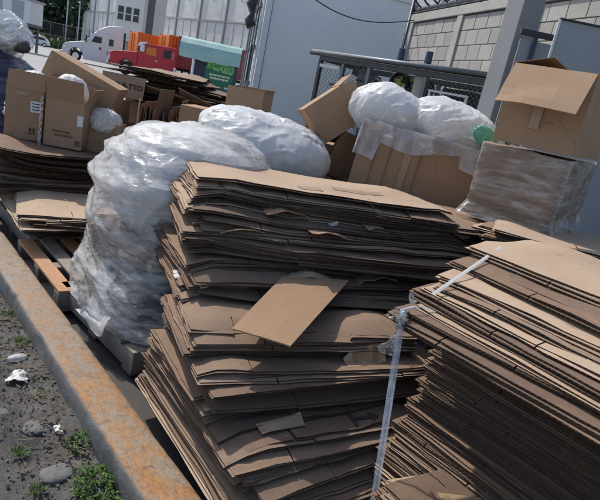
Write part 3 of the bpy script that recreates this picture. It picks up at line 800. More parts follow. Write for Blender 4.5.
#@@YARD
# ================================================================== RACK OF SCRAP MACHINERY
def rack():
    A = yard(-.32, 9.5); B = yard(1.95, 7.5)
    d = (B-A); L = d.length; rz = math.atan2(d.y, d.x)
    t = thing('mesh_cage', 'dark steel mesh cage with a roof of pipes behind the white bags', 'cage', A, rz)
    Dp = 1.3
    m = MB()
    for i, y in enumerate([-.10 + .11*k for k in range(11)]):
        o = MB().cyl((-.12 - .12*(i % 3), y, 2.22 + .012*(i % 2)), (L + .1*((i+1) % 3), y, 2.24 + .012*(i % 2)), .026 if i % 2 else .034, n=8).build('roof_pipe', 'pipe_dark' if i % 3 else 'steel_grey', t, smooth=True)
    MB().box((L/2, .0, 2.15), (L, .07, .09)).build('front_beam', 'pipe_dark', t, bevel=.006)
    MB().box((L/2, Dp, 2.15), (L, .07, .09)).build('back_beam', 'pipe_dark', t, bevel=.006)
    MB().box((.0, Dp/2, 2.15), (.07, Dp-.08, .09)).build('side_beam', 'pipe_dark', t, bevel=.006)
    for x, y in ((.02, 0), (.52, 0), (1.05, 0), (2.06, 0), (L-.05, 0), (.02, Dp), (1.5, Dp), (L-.05, Dp)):
        MB().box((x, y, 1.05), (.06, .06, 2.12)).build('post', 'pipe_dark' if x < .1 else 'steel_grey', t, bevel=.005)
    MB().box((.27, -.045, 2.03), (.42, .02, .05)).build('sign_strip', 'sticker', t)
    def mesh_panel(x0, x1, y, z0, z1, sp):
        m = MB(); h = z1-z0
        n = int((x1-x0+h)/sp)
        for i in range(n):
            a = x0 - h + i*sp
            for sg in (1, -1):
                p0, p1 = (a, z0), (a+h, z1)
                if sg < 0: p0, p1 = (a+h, z0), (a, z1)
                # clip to x0..x1
                (xa, za), (xb, zb) = p0, p1
                u0, u1 = 0, 1
                for lim, side in ((x0, 1), (x1, -1)):
                    fa, fb = (xa-lim)*side, (xb-lim)*side
                    if fa < 0 and fb < 0: u0, u1 = 1, 0; break
                    if fa < 0: u0 = max(u0, fa/(fa-fb))
                    elif fb < 0: u1 = min(u1, fa/(fa-fb))
                if u1-u0 > .02:
                    q0 = (xa+(xb-xa)*u0, y+.004*sg, za+(zb-za)*u0); q1 = (xa+(xb-xa)*u1, y+.004*sg, za+(zb-za)*u1)
                    m.cyl(q0, q1, .0032, n=4, caps=False)
        m.build('wire_mesh', 'steel_grey', t)
    mesh_panel(.04, 1.05, .03, 1.0, 2.1, .085)
    mesh_panel(1.05, L-.08, Dp-.04, 1.0, 2.1, .085)
    mesh_panel(2.1, L-.08, .03, 1.0, 2.1, .075)
    sh = MB(); sh.box((L/2, Dp/2, 1.78), (L-.2, .9, .05)); sh.build('shelf', 'wood_grey', t, bevel=.004)
    MB().box((L/2, Dp/2, 1.2), (L-.2, .9, .05)).build('shelf', 'wood_grey', t, bevel=.004)
    MB().box((2.35, .75, 1.05), (.85, .03, 2.0)).build('dark_sheet', 'black_metal', t)
    MB().box((1.93, .10, 1.3), (.17, .12, 1.64)).build('pale_block_pier', 'concrete_light', t, bevel=.01)
    for x in (1.53, 2.0):
        b = tag(MB().cyl((0, 0, 0), (0, 0, .16), .055, .05, 12).build('plastic_cup', 'blue_plastic', None, bevel=.006), 'small dark blue pot on the cage roof, %s of two' % ('left' if x < 1.8 else 'right'), 'pot', 'pots on the cage roof')
        b.matrix_world = t.matrix_basis @ Matrix.Translation((x, .03, 2.285))
    base = t.matrix_basis.copy()
    def put(o, x, y, z): o.matrix_world = base @ Matrix.Translation((x, y, z)); return o
    # engines and tyres on the shelf
    for k, x in enumerate((.72, 1.72)):
        e = thing('engine', ('greasy engine block with a crank arm under the cage roof' if k == 0 else 'engine with lime green cover beside the black tyre'), 'engine', group='scrap on the cage shelf')
        put(e, x, .45, 1.805)
        MB().box((0, 0, .12), (.30, .26, .22)).build('block', 'steel_grey' if k == 0 else 'oily_iron', e, bevel=.02)
        MB().box((0, -.02, .26), (.22, .2, .07)).build('head_cover', 'steel_grey' if k == 0 else 'lime_paint', e, bevel=.015)
        MB().cyl((.17, -.06, .12), (.22, -.06, .12), .085, n=16).build('pulley', 'oily_iron', e)
        MB().cyl((-.16, -.05, .2), (-.28, -.09, .24), .05, n=12).build('filter', 'oily_iron', e)
        m = MB(); m.tube([(.15, -.1, .2), (.28, -.12, .17), (.40, -.12, .10), (.5, -.1, .05)], .028, 8); m.build('crank_arm', 'oily_iron', e, smooth=True)
        for j in range(4): MB().cyl((-.09+.06*j, -.135, .12), (-.09+.06*j, -.19, .11), .02, n=8).build('port', 'oily_iron', e)
    for k, (x, z) in enumerate(((1.42, 1.97), (1.86, 1.95))):
        y = thing('small_tyre', '%s small black tyre standing on the cage shelf' % ('left' if k == 0 else 'right'), 'tyre', group='tyres on the cage shelf')
        put(y, x, .3, z)
        m = MB(); m.tube([(.155*math.cos(a), 0, .155*math.sin(a)) for a in [2*PI*i/24 for i in range(24)]], .035, 8, closed=True); m.build('rubber', 'tyre_rubber', y, smooth=True)
        m = MB(); m.cyl((0, -.02, 0), (0, .02, 0), .05, n=12)
        for i in range(5): m.box((.09*math.cos(i*1.257), 0, .09*math.sin(i*1.257)), (.12, .02, .03), mat=Matrix.Rotation(-i*1.257, 3, 'Y'))
        m.build('hub', 'lime_paint' if k == 0 else 'steel_grey', y)
    f = thing('metal_frame', 'small grey rectangular metal frame leaning by the pillar', 'frame')
    put(f, 2.25, -.12, 0)
    for nm, c, dd in (('bar', (.28, 0, 1.93), (.60, .03, .03)), ('side', (0, 0, .96), (.03, .03, 1.92)), ('side', (.565, 0, .96), (.03, .03, 1.92))):
        MB().box(c, dd).build(nm, 'gauze', f)
rack()

# ================================================================== CARDBOARD
def mesh_from_grid(name, us, vs_, P, mask, mat, emat, t):
    """slab over a (u,v) grid of 3-D points P[i][j]; cells with mask False are cut out (flap slots)"""
    nu, nv = len(us), len(vs_)
    verts = []; faces = []; mi = []
    for j in range(nv):
        for i in range(nu): verts.append(P[i][j])
    off = nu*nv
    verts += [(p[0], p[1], p[2]+t) for p in verts]
    idx = lambda i, j: j*nu+i
    def on(i, j): return 0 <= i < nu-1 and 0 <= j < nv-1 and mask(i, j)
    for j in range(nv-1):
        for i in range(nu-1):
            if not on(i, j): continue
            a, b, c, d = idx(i, j), idx(i+1, j), idx(i+1, j+1), idx(i, j+1)
            faces.append((a, d, c, b)); mi.append(0); faces.append((a+off, b+off, c+off, d+off)); mi.append(0)
            if not on(i, j-1): faces.append((a, b, b+off, a+off)); mi.append(1)
            if not on(i, j+1): faces.append((c, d, d+off, c+off)); mi.append(1)
            if not on(i-1, j): faces.append((d, a, a+off, d+off)); mi.append(1)
            if not on(i+1, j): faces.append((b, c, c+off, b+off)); mi.append(1)
    return verts, faces, mi

class Stack:
    """a pile of flattened boxes: each new one settles on the height map left by those below"""
    def __init__(s, x0, x1, y0, y1, base, where, group, res=.03, name='cardboard_sheet'):
        s.x0, s.y0, s.res = x0, y0, res
        s.nx = int((x1-x0)/res)+1; s.ny = int((y1-y0)/res)+1
        X, Y = np.meshgrid(x0+np.arange(s.nx)*res, y0+np.arange(s.ny)*res, indexing='ij')
        s.X, s.Y = X, Y
        s.H = np.vectorize(base)(X, Y).astype(float)
        s.where, s.group, s.items, s.name = where, group, [], name
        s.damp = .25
    def sample(s, x, y):
        fx = np.clip((x-s.x0)/s.res, 0, s.nx-1.001); fy = np.clip((y-s.y0)/s.res, 0, s.ny-1.001)
        i = fx.astype(int); j = fy.astype(int); a = fx-i; b = fy-j; H = s.H
        return H[i, j]*(1-a)*(1-b) + H[i+1, j]*a*(1-b) + H[i, j+1]*(1-a)*b + H[i+1, j+1]*a*b
    def add(s, cx, cy, L, W, rot, rng, t=.0036, gap=.004, g=.0007, its=36, lump=.004, curl=None, mat=None, double=True, flapdroop=0, label=None, extra=None):
        nu, nv = 19, 13
        u = np.linspace(-L/2, L/2, nu); v = np.linspace(-W/2, W/2, nv)
        UU, VV = np.meshgrid(u, v, indexing='ij')
        c, sn = math.cos(rot), math.sin(rot)
        X = cx + UU*c - VV*sn; Y = cy + UU*sn + VV*c
        Hs = s.sample(X, Y)
        sd = rng.uniform(0, 100)
        lum = np.array([[nz(sd+a*3.2, b*3.2, sd) for b in v] for a in u])*lump
        Hs = Hs + np.maximum(lum, 0)
        z = np.full_like(Hs, np.percentile(Hs, 96)+.0)
        z = np.maximum(z, Hs)
        for k in range(its):
            zp = np.pad(z, 1, mode='reflect', reflect_type='odd')
            z = (zp[:-2, 1:-1] + zp[2:, 1:-1] + zp[1:-1, :-2] + zp[1:-1, 2:] + 2*z)/6 - g
            z = np.maximum(z, Hs)
        if curl:      # (u side, v side, height, reach): a corner or edge that springs up
            for (su, sv, hgt, reach) in curl:
                du = (UU*su + L/2)/L if su else 0*UU + 1; dv = (VV*sv + W/2)/W if sv else 0*VV + 1
                z = z + hgt*np.clip((np.minimum(du, dv) if (su and sv) else (du if su else dv)) - (1-reach), 0, 1)**2/reach**2
        # gap between the two plies, wider towards the edges
        gz = np.array([[max(0, nz(sd+5+a*4, b*4, sd))*1.6 for b in v] for a in u])
        ed = np.maximum(np.abs(UU)/(L/2), np.abs(VV)/(W/2))**3
        gz = .0005 + gap*(gz*.6 + .4*rng.random())*ed
        if not double: gz = gz*0
        th = (2*t + gz) if double else (t + gz)
        # write back to the height map
        lx = (s.X-cx)*c + (s.Y-cy)*sn; ly = -(s.X-cx)*sn + (s.Y-cy)*c
        ins = (np.abs(lx) <= L/2) & (np.abs(ly) <= W/2)
        fi = np.clip((lx+L/2)/L*(nu-1), 0, nu-1.001); fj = np.clip((ly+W/2)/W*(nv-1), 0, nv-1.001)
        i = fi.astype(int); j = fj.astype(int); a = fi-i; b = fj-j
        T = z + th
        top = T[i, j]*(1-a)*(1-b) + T[i+1, j]*a*(1-b) + T[i, j+1]*(1-a)*b + T[i+1, j+1]*a*b
        s.H = np.where(ins, np.maximum(s.H, top + .0008), s.H)
        # mesh: a finer uneven grid with flap slots on both long sides
        fl = min(W*.22, .17)
        slots = [L*(.5*rng.uniform(.0, .2)) * rng.choice((-1, 1)) + k for k in ((-L*.24, L*.26) if L > .9 else (0.0,)) if rng.random() < .7]
        uu = sorted(set([round(x, 4) for x in np.linspace(-L/2, L/2, 16)] + [round(k+e, 4) for k in slots for e in (-.0028, .0028)]))
        uu = [x for n_, x in enumerate(uu) if n_ == 0 or x-uu[n_-1] > .004]
        vv = sorted([round(x, 4) for x in np.linspace(-W/2, W/2, 9)] + [round(-W/2+fl, 4), round(W/2-fl, 4)])
        vv = [x for n_, x in enumerate(vv) if n_ == 0 or x-vv[n_-1] > .004]
        def bil(G, x, y):
            fx = min(max((x+L/2)/L*(nu-1), 0), nu-1.001); fy = min(max((y+W/2)/W*(nv-1), 0), nv-1.001)
            i, j = int(fx), int(fy); a, b = fx-i, fy-j
            return G[i, j]*(1-a)*(1-b) + G[i+1, j]*a*(1-b) + G[i, j+1]*(1-a)*b + G[i+1, j+1]*a*b
        def mask(i, j):
            um = (uu[i]+uu[i+1])/2; vm = (vv[j]+vv[j+1])/2
            if uu[i+1]-uu[i] < .0062 and any(abs(um-k) < .003 for k in slots) and abs(vm) > W/2-fl: return False
            return True
        drop = [rng.uniform(-.004, .004) - flapdroop*rng.random() for _ in range(4)]
        allv, allf, allm = [], [], []
        zc = float(z.mean())
        for layer in range(2 if double else 1):
            inset = [rng.uniform(0, .012) if layer == 1 else 0 for _ in range(4)]
            P = []
            for x in uu:
                row = []
                seg = sum(1 for k in slots if x > k)
                for y in vv:
                    zz = bil(z, x, y) + (t + bil(gz, x, y) if layer else 0)
                    if y < -W/2+fl: zz += drop[seg]*(-W/2+fl-y)/fl
                    # worn, slightly wavy outline
                    ex = x + (.009*nz(sd+y*9, layer, 3) + .004*nz(sd+y*40, layer, 13) + inset[0] if x == uu[0] else (.009*nz(sd+y*9, layer, 5) - inset[1] if x == uu[-1] else 0))
                    ey = y + (.009*nz(sd+x*9, layer, 7) + .004*nz(sd+x*40, layer, 17) + inset[2] if y == vv[0] else (.009*nz(sd+x*9, layer, 9) + .004*nz(sd+x*40, layer, 19) - inset[3] if y == vv[-1] else 0))
                    row.append((ex, ey, zz - zc))
                P.append(row)
            V_, F_, M_ = mesh_from_grid('s', uu, vv, P, mask, None, None, t)
            o = len(allv); allv += V_; allf += [tuple(k+o for k in f) for f in F_]; allm += M_
        me = bpy.data.meshes.new(s.name); me.from_pydata(allv, [], allf)
        rr_ = rng.random()
        me.materials.append(MATS[mat or ('cardboard_pale' if rr_ < .07 else ('cardboard_dark' if rr_ > 1-s.damp else 'cardboard'))]); me.materials.append(MATS['cut_edge'])
        me.polygons.foreach_set('material_index', allm)
        me.polygons.foreach_set('use_smooth', [True]*len(me.polygons)); me.set_sharp_from_angle(angle=R(35))
        ob = bpy.data.objects.new(s.name, me); COL.objects.link(ob)
        ob.location = (cx, cy, zc); ob.rotation_euler = (0, 0, rot)
        s.items.append((ob, label)); ob['_r'] = (cx, cy, L, W, rot)
        return ob
    def owner(s, x, y):
        for o, _ in reversed(s.items):
            cx, cy, L, W, rot = o['_r']; c, sn = math.cos(rot), math.sin(rot)
            if abs((x-cx)*c+(y-cy)*sn) < L/2-.03 and abs(-(x-cx)*sn+(y-cy)*c) < W/2-.02: return o
    def decal(s, polys, x, y, rot, name, mat, n=6):
        """flat print, tape or label that follows the surface of the sheet it sits on"""
        o = s.owner(x, y)
        if not o: return
        m = MB(); c, sn = math.cos(rot), math.sin(rot)
        for (a0, b0, a1, b1, a2, b2, a3, b3) in polys:
            vs_, fs = [], []
            for j in range(n+1):
                for i in range(n+1):
                    u, w = i/n, j/n
                    a = a0*(1-u)*(1-w)+a1*u*(1-w)+a2*u*w+a3*(1-u)*w; b = b0*(1-u)*(1-w)+b1*u*(1-w)+b2*u*w+b3*(1-u)*w
                    X, Y = x+a*c-b*sn, y+a*sn+b*c
                    vs_.append((X, Y, s.top(X, Y)+.0018))
            for j in range(n):
                for i in range(n): q_ = j*(n+1)+i; fs.append((q_, q_+1, q_+n+2, q_+n+1))
            m.add(vs_, fs)
        d = m.build(name, mat, o); d.matrix_parent_inverse = (Matrix.Translation(o.location) @ Matrix.Rotation(o.rotation_euler.z, 4, 'Z')).inverted()
        return d
    def top(s, x, y): return float(s.sample(np.array([x]), np.array([y]))[0])
    def finish(s):
        n = len(s.items)
        for k, (o, lb) in enumerate(s.items):
            if '_r' in o: del o['_r']
            tag(o, lb or 'flattened brown cardboard box, %s %s' % (ordinal(n-k) + ('' if n-k == 1 else ' from the top'), s.where), 'cardboard', s.group)

def pallet(p, rz, L, W, label, group='wooden pallets', mat='wood_grey', fresh=(), z0=0.0):
    t = thing('wooden_pallet', label, 'pallet', (p[0], p[1], z0), rz, group)
    n = 7
    for i in range(n):
        y = -W/2 + .05 + (W-.1)*i/(n-1)
        MB().box((0, y, .1325), (L, .098, .019)).build('deck_board', 'wood_fresh' if i in fresh else mat, t, bevel=.003)
    for x in (-L/2+.05, 0, L/2-.05):
        MB().box((x, 0, .0735), (.10, W, .095)).build('stringer', mat, t, bevel=.004)
    for y in (-W/2+.06, 0, W/2-.06):
        MB().box((0, y, .013), (L, .10, .02)).build('bottom_board', mat, t, bevel=.003)
    return t

# ---- central pile: lower bundle squared to the kerb, upper bundle turned and set back
rng = random.Random(21)
pallet((1.74, 1.66), 0, 1.1, 1.0, 'grey pallet under the central pile of cardboard')
def base_b(x, y):
    if 1.16 < x < 2.32 and 1.12 < y < 2.2: return .145 - .05*max(0, (y-1.9)/.3) 
    return -.02
B = Stack(.9, 3.2, .5, 2.9, base_b, 'of the lower central bundle', 'cardboard in the lower central bundle')
nB = 46
for k in range(nB):
    f = k/nB
    rot = R(-3 - 15*max(0, f-.25)/.75 + rng.uniform(-2.5, 2.5))
    # left edges step in as the pile rises; sizes vary in small batches
    batch = int(f*9)
    br = random.Random(90+batch)
    L = br.uniform(.98, 1.25) + rng.uniform(-.05, .05); W = 1.24 - .92*f**.9 + br.uniform(-.12, .10) + rng.uniform(-.04, .04)
    xl = 1.06 + .12*f + br.uniform(-.03, .05) + rng.uniform(-.013, .013)
    yf = 2.12 - .02*f + br.uniform(-.04, .03) + rng.uniform(-.02, .02)
    # far left corner is (xl, yf)
    c, sn = math.cos(rot), math.sin(rot)
    cx = xl + L/2*c + W/2*sn; cy = yf + L/2*sn - W/2*c
    B.add(cx, cy, L, W, rot, rng, g=.0010, lump=.016, gap=.010, flapdroop=.02 if rng.random() < .5 else 0, mat='cardboard' if k > nB-6 else None, curl=[(-1, rng.choice((-1, 1)), rng.uniform(-.012, .02), .3)])
topB = B.top(1.8, 1.7)
A = Stack(.9, 3.6, .9, 3.2, lambda x, y: -.02, 'of the upper central bundle', 'cardboard in the upper central bundle')
A.H = np.full_like(A.H, -.02)
A.H = np.maximum(A.H, B.sample(A.X, A.Y)*((A.X < 3.1) & (A.Y < 2.85)) - .02*((A.X >= 3.1) | (A.Y >= 2.85)))
# a second low pile behind carries the rear of the upper bundle
ins = (A.X > 1.5) & (A.X < 3.2) & (A.Y > 1.95) & (A.Y < 2.9)
A.H = np.where(ins, np.maximum(A.H, topB-.03), A.H)
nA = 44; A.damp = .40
k = 0
while k < nA:
    f = k/nA
    batch = int(f*10); br = random.Random(300+batch)
    rot = R(-17 + br.uniform(-4, 4) + rng.uniform(-2, 2) - 3*f)
    L = br.uniform(1.35, 1.78) + rng.uniform(-.06, .06); W = br.uniform(.6, .85)
    # near left corner
    xl = 1.13 + .07*f + br.uniform(-.04, .10) + rng.uniform(-.02, .02); yl = 1.90 + .32*f + br.uniform(-.06, .05) + rng.uniform(-.012, .012)
    c, sn = math.cos(rot), math.sin(rot)
    cx = xl + L/2*c - W/2*sn; cy = yl + L/2*sn + W/2*c
    if rng.random() < .22: cx, cy = cx + .06*sn*rng.random(), cy - rng.uniform(.03, .08)
    curl = None
    q_ = rng.random()
    if q_ < .16: curl = [(-1, -1, rng.uniform(.012, .035), .3)]
    elif q_ < .26: curl = [(1, -1, rng.uniform(.012, .04), .35)]
    elif q_ < .32: curl = [(0, -1, rng.uniform(.01, .02), .25)]
    A.add(cx, cy, L, W, rot, rng, g=.0011, lump=.020, gap=.013, curl=curl, t=rng.choice((.003, .0036, .0045)), double=rng.random() > .18, flapdroop=.03 if rng.random() < .25 else 0, mat='cardboard_pale' if k in (nA-1, nA-9, nA-17) else None)
    k += 1

# ---- right stack, long side to the kerb
pallet((2.2, .45), PI/2, 1.2, 1.0, 'dark pallet under the right hand stack')
C = Stack(1.0, 3.2, -.9, 1.6, lambda x, y: .145 if (1.7 < x < 2.7 and -.15 < y < 1.05) else -.02, 'of the right hand stack', 'cardboard in the right hand stack')
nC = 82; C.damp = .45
for k in range(nC):
    f = k/nC
    batch = int(f*11); br = random.Random(500+batch)
    if f < .80:
        L = br.uniform(1.15, 1.35); W = br.uniform(.9, 1.0)
        xl = 1.73 - .17*max(0, .34-f)/.34 + br.uniform(-.012, .016) + rng.uniform(-.009, .006); yf = 1.06 + .03*(f < .4) + rng.uniform(-.03, .02)
        rot = R(90 + rng.uniform(-1.5, 1.5) + 4*max(0, .3-f)/.3)
    else:
        h_ = (f-.80)/.20; L = 1.5; W = 1.0-.5*h_; xl = 1.46 + .50*h_**1.2 + br.uniform(-.02, .05) + rng.uniform(-.02, .03); yf = 1.10 + .06*h_ + rng.uniform(-.05, .04); rot = R(90 + rng.uniform(-5, 3) + br.uniform(-5, 2))
    # local u runs along +y, local v along -x: front side (v=-W/2) lies at larger x, so use v=+W/2 as the kerb side
    c, sn = math.cos(rot), math.sin(rot)
    # corner (u=+L/2, v=+W/2) sits at (xl, yf)
    cx = xl - (L/2*c - W/2*sn); cy = yf - (L/2*sn + W/2*c)
    curl = None
    if f > .80: curl = [(0, 1, -.02*rng.random()-.006, .25)]
    C.add(cx, cy, L, W, rot, rng, t=.0042, gap=.009 if f < .8 else .02, g=.0008 if f < .8 else .0012, lump=.012 if f < .8 else .034, curl=curl, mat='cardboard_pale' if k in (nC-1, nC-6, nC-7, nC-13, nC-18) else None)
# ---- low stack in the gap between the two
D = Stack(.9, 2.2, .2, 1.3, lambda x, y: .3 if (1.30 < x < 1.62 and .5 < y < .95) else -.02, 'of the low stack in the gap', 'cardboard in the low front stack')
MB_ = None
for k in range(9):
    D.add(1.64+rng.uniform(-.03, .03), .66+rng.uniform(-.03, .03), .52, .40, R(-8+rng.uniform(-9, 9)), rng, g=.0004, lump=.006, gap=.006)
def rect(a, b, w, h): return (a-w/2, b-h/2, a+w/2, b-h/2, a+w/2, b+h/2, a-w/2, b+h/2)
B.decal([rect(0, .0, .085, .016), (.03, -.028, .075, 0, .075, 0, .03, .028), rect(-.055, 0, .016, .10)], 1.66, 1.22, R(-14), 'arrow_mark', 'ink')
for st, x, y, rot, w, h, mt, nm in ((B, 1.75, 1.36, 80, .05, .2, 'tape', 'tape'), 
    (A, 1.9, 2.1, -18, .12, .08, 'tape', 'tape'), (A, 2.2, 2.05, 70, .05, .3, 'tape', 'tape'), (B, 1.28, 1.30, 85, .05, .2, 'tape', 'tape'), (D, 1.64, .68, 60, .045, .25, 'tape', 'tape')):
    st.decal([rect(0, 0, w, h)], x, y, R(rot), nm, mt)
for st, x, y, rot in ((C, 1.9, .35, 92), (D, 1.58, .6, 0), (B, 2.0, 1.25, -10)):
    st.decal([rect(-.05+.028*i, 0, .02, .028) for i in range(5)], x, y, R(rot), 'print_line', 'ink_faint')
for st in (B, A, C, D): st.finish()
print('tops', topB, A.top(1.6, 2.3), A.top(2.6, 1.9), C.top(2.0, .6), D.top(1.6, .7))
#@@PILES
# ================================================================== CARTONS
def cbox(name, label, loc, rz, sx, sy, sz, flaps=None, tilt=(0, 0), closed=False, mat='carton', group=None, cat='box', t=.005, tape=None):
    e = thing(name, label, cat, loc, 0, group, rot=(tilt[0], tilt[1], rz))
    m = MB()
    def wall(c, d, seed):
        # thin slab with slightly bowed face
        ax = 0 if d[0] > d[1] else 1
        n = 8; vs_, fs = [], []
        for s_ in (-1, 1):
            for j in range(n+1):
                for i in range(n+1):
                    u, w = i/n-.5, j/n-.5
                    bow = .008*math.cos(u*PI)*math.cos(w*PI)*(1 if c[ax-1] > 0 else -1) + .004*nz(seed+u*4, w*4)
                    p = [0, 0, c[2]+w*d[2]]
                    p[ax] = c[ax]+u*d[ax]; p[1-ax] = c[1-ax]+s_*d[1-ax]/2+bow*(1 if abs(u) < .5 else 0)
                    vs_.append(p)
        N = (n+1)**2
        for j in range(n):
            for i in range(n):
                a = j*(n+1)+i; fs.append((a, a+1, a+n+2, a+n+1)); fs.append((N+a, N+a+n+1, N+a+n+2, N+a+1))
        for i in range(n):
            fs += [(i, N+i, N+i+1, i+1), (n*(n+1)+i, n*(n+1)+i+1, N+n*(n+1)+i+1, N+n*(n+1)+i), (i*(n+1), (i+1)*(n+1), N+(i+1)*(n+1), N+i*(n+1)), (i*(n+1)+n, N+i*(n+1)+n, N+(i+1)*(n+1)+n, (i+1)*(n+1)+n)]
        m.add(vs_, fs)
    sd = rnd.uniform(0, 50)
    wall((0, -sy/2+t/2, sz/2), (sx, t, sz), sd); wall((0, sy/2-t/2, sz/2), (sx, t, sz), sd+3)
    wall((-sx/2+t/2, 0, sz/2), (t, sy-2*t, sz), sd+6); wall((sx/2-t/2, 0, sz/2), (t, sy-2*t, sz), sd+9)
    m.build('walls', mat, e)
    MB().box((0, 0, t), (sx-2*t-.002, sy-2*t-.002, t)).build('bottom', mat, e)
    if closed:
        for sg in (-1, 1): MB().box((0, sg*(sy/4+.001), sz+.001), (sx-.004, sy/2-.004, t)).build('top_flap', mat, e)
    for side, (ang, ln) in (flaps or {}).items():
        a = R(ang)
        w = sx if side in ('front', 'back') else sy
        n = 6; vs_, fs = [], []
        for lay in (0, 1):
            for j in range(n+1):
                for i in range(n+1):
                    x = (i/n-.5)*(w-.012)*(1 - .03*j/n); r = ln*j/n
                    bend = a + .10*(j/n-.5)*nz(sd, i*.2) + .05*nz(sd+i*.4, j*.3)
                    out = r*math.sin(bend) + lay*t*math.cos(bend); up_ = r*math.cos(bend) - lay*t*math.sin(bend)
                    vs_.append((x, -out, up_))
        N = (n+1)**2
        for j in range(n):
            for i in range(n):
                q0 = j*(n+1)+i; fs.append((q0, q0+1, q0+n+2, q0+n+1)); fs.append((N+q0, N+q0+n+1, N+q0+n+2, N+q0+1))
        for i in range(n):
            fs += [(i, N+i, N+i+1, i+1), (n*(n+1)+i, n*(n+1)+i+1, N+n*(n+1)+i+1, N+n*(n+1)+i), (i*(n+1), (i+1)*(n+1), N+(i+1)*(n+1), N+i*(n+1)), (i*(n+1)+n, N+i*(n+1)+n, N+(i+1)*(n+1)+n, (i+1)*(n+1)+n)]
        rzl, off = {'front': (0, (0, -sy/2, sz)), 'back': (PI, (0, sy/2, sz)), 'left': (-PI/2, (-sx/2, 0, sz)), 'right': (PI/2, (sx/2, 0, sz))}[side]
        MB().add(vs_, fs).build('flap', mat, e, loc=off, rot=(0, 0, rzl))
    for (c, d) in (tape or []): MB().box(c, d).build('tape', 'tape', e)
    return e
def arrows(par, c, s=.03, mat='ink'):
    """pair of this-way-up arrows over a bar on a face whose outside is local -y"""
    m = MB()
    for dx in (-.55, .55):
        x = c[0]+dx*s; m.box((x, c[1], c[2]), (s*.35, .0015, s*1.0))
        m.add([(x-s*.5, c[1]-.0008, c[2]+s*.4), (x+s*.5, c[1]-.0008, c[2]+s*.4), (x, c[1]-.0008, c[2]+s*1.2)], [(0, 1, 2)])
    m.box((c[0], c[1], c[2]-s*.8), (s*2.2, .0015, s*.22))
    return m.build('arrow_mark', mat, par)

# ---- crumpled plastic
def ridged(p, f, seed):
    return 1 - abs(nz(p.x*f+seed, p.y*f-seed, p.z*f+seed*.5))*2
def thin(p, f, seed):
    return max(0.0, 1 - abs(nz(p.x*f+seed, p.y*f-seed, p.z*f+seed*.5))*3.2)**2.2
def blob(c, rad, amp=.05, seed=0, nu=200, nv=120, power=2.4, flat=None, freq=5, streak=(1, 1, 1), fold=.35):
    vs_, fs = [], []
    rad = Vector(rad)
    for j in range(nv+1):
        th = PI*j/nv
        for i in range(nu):
            ph = 2*PI*i/nu
            d = Vector((math.sin(th)*math.cos(ph), math.sin(th)*math.sin(ph), math.cos(th)))
            k = (abs(d.x)**power+abs(d.y)**power+abs(d.z)**power)**(-1/power)
            p = Vector((d.x*k*rad.x, d.y*k*rad.y, d.z*k*rad.z))
            q_ = Vector((p.x*streak[0], p.y*streak[1], p.z*streak[2]))
            w = Vector((nz(q_.x*3, q_.y*3, seed), nz(q_.y*3, q_.z*3, seed+4), nz(q_.z*3, q_.x*3, seed+8)))*.12
            mer = Vector((math.cos(ph+fold*th)*1.0, math.sin(ph+fold*th)*1.0, th*.55)) + w*1.3
            dia = Vector((q_.x*1.1, q_.y*1.1, q_.z*.5+.6*(q_.x-q_.y)))
            h = amp*(1.35*nz(q_.x*2.0+seed, q_.y*2.0, q_.z*2.0) + .5*nz(q_.x*5+seed, q_.y*5, q_.z*5) + .36*thin(mer, freq*.5, seed)*math.sin(th) + .18*thin(mer, freq*1.1, seed+3)*math.sin(th) + .24*thin(dia+w, freq*.6, seed+7) + .08*thin(dia+w, freq*1.6, seed+11) - .2)
            p = p + d*h
            if flat is not None and p.z < flat: p.z = flat + (p.z-flat)*.15
            vs_.append(tuple(p))
    for j in range(nv):
        for i in range(nu): fs.append((j*nu+i, j*nu+(i+1) % nu, (j+1)*nu+(i+1) % nu, (j+1)*nu+i))
    return vs_, fs
def bag(name, label, loc, rad, mat, rot=(0, 0, 0), cat='bag', group=None, parent=None, **kw):
    v_, f_ = blob((0, 0, 0), rad, **kw)
    o = MB().add(v_, f_).build(name, mat, parent, smooth=True, loc=loc, rot=rot)
    if not parent: tag(o, label, cat, group)
    return o
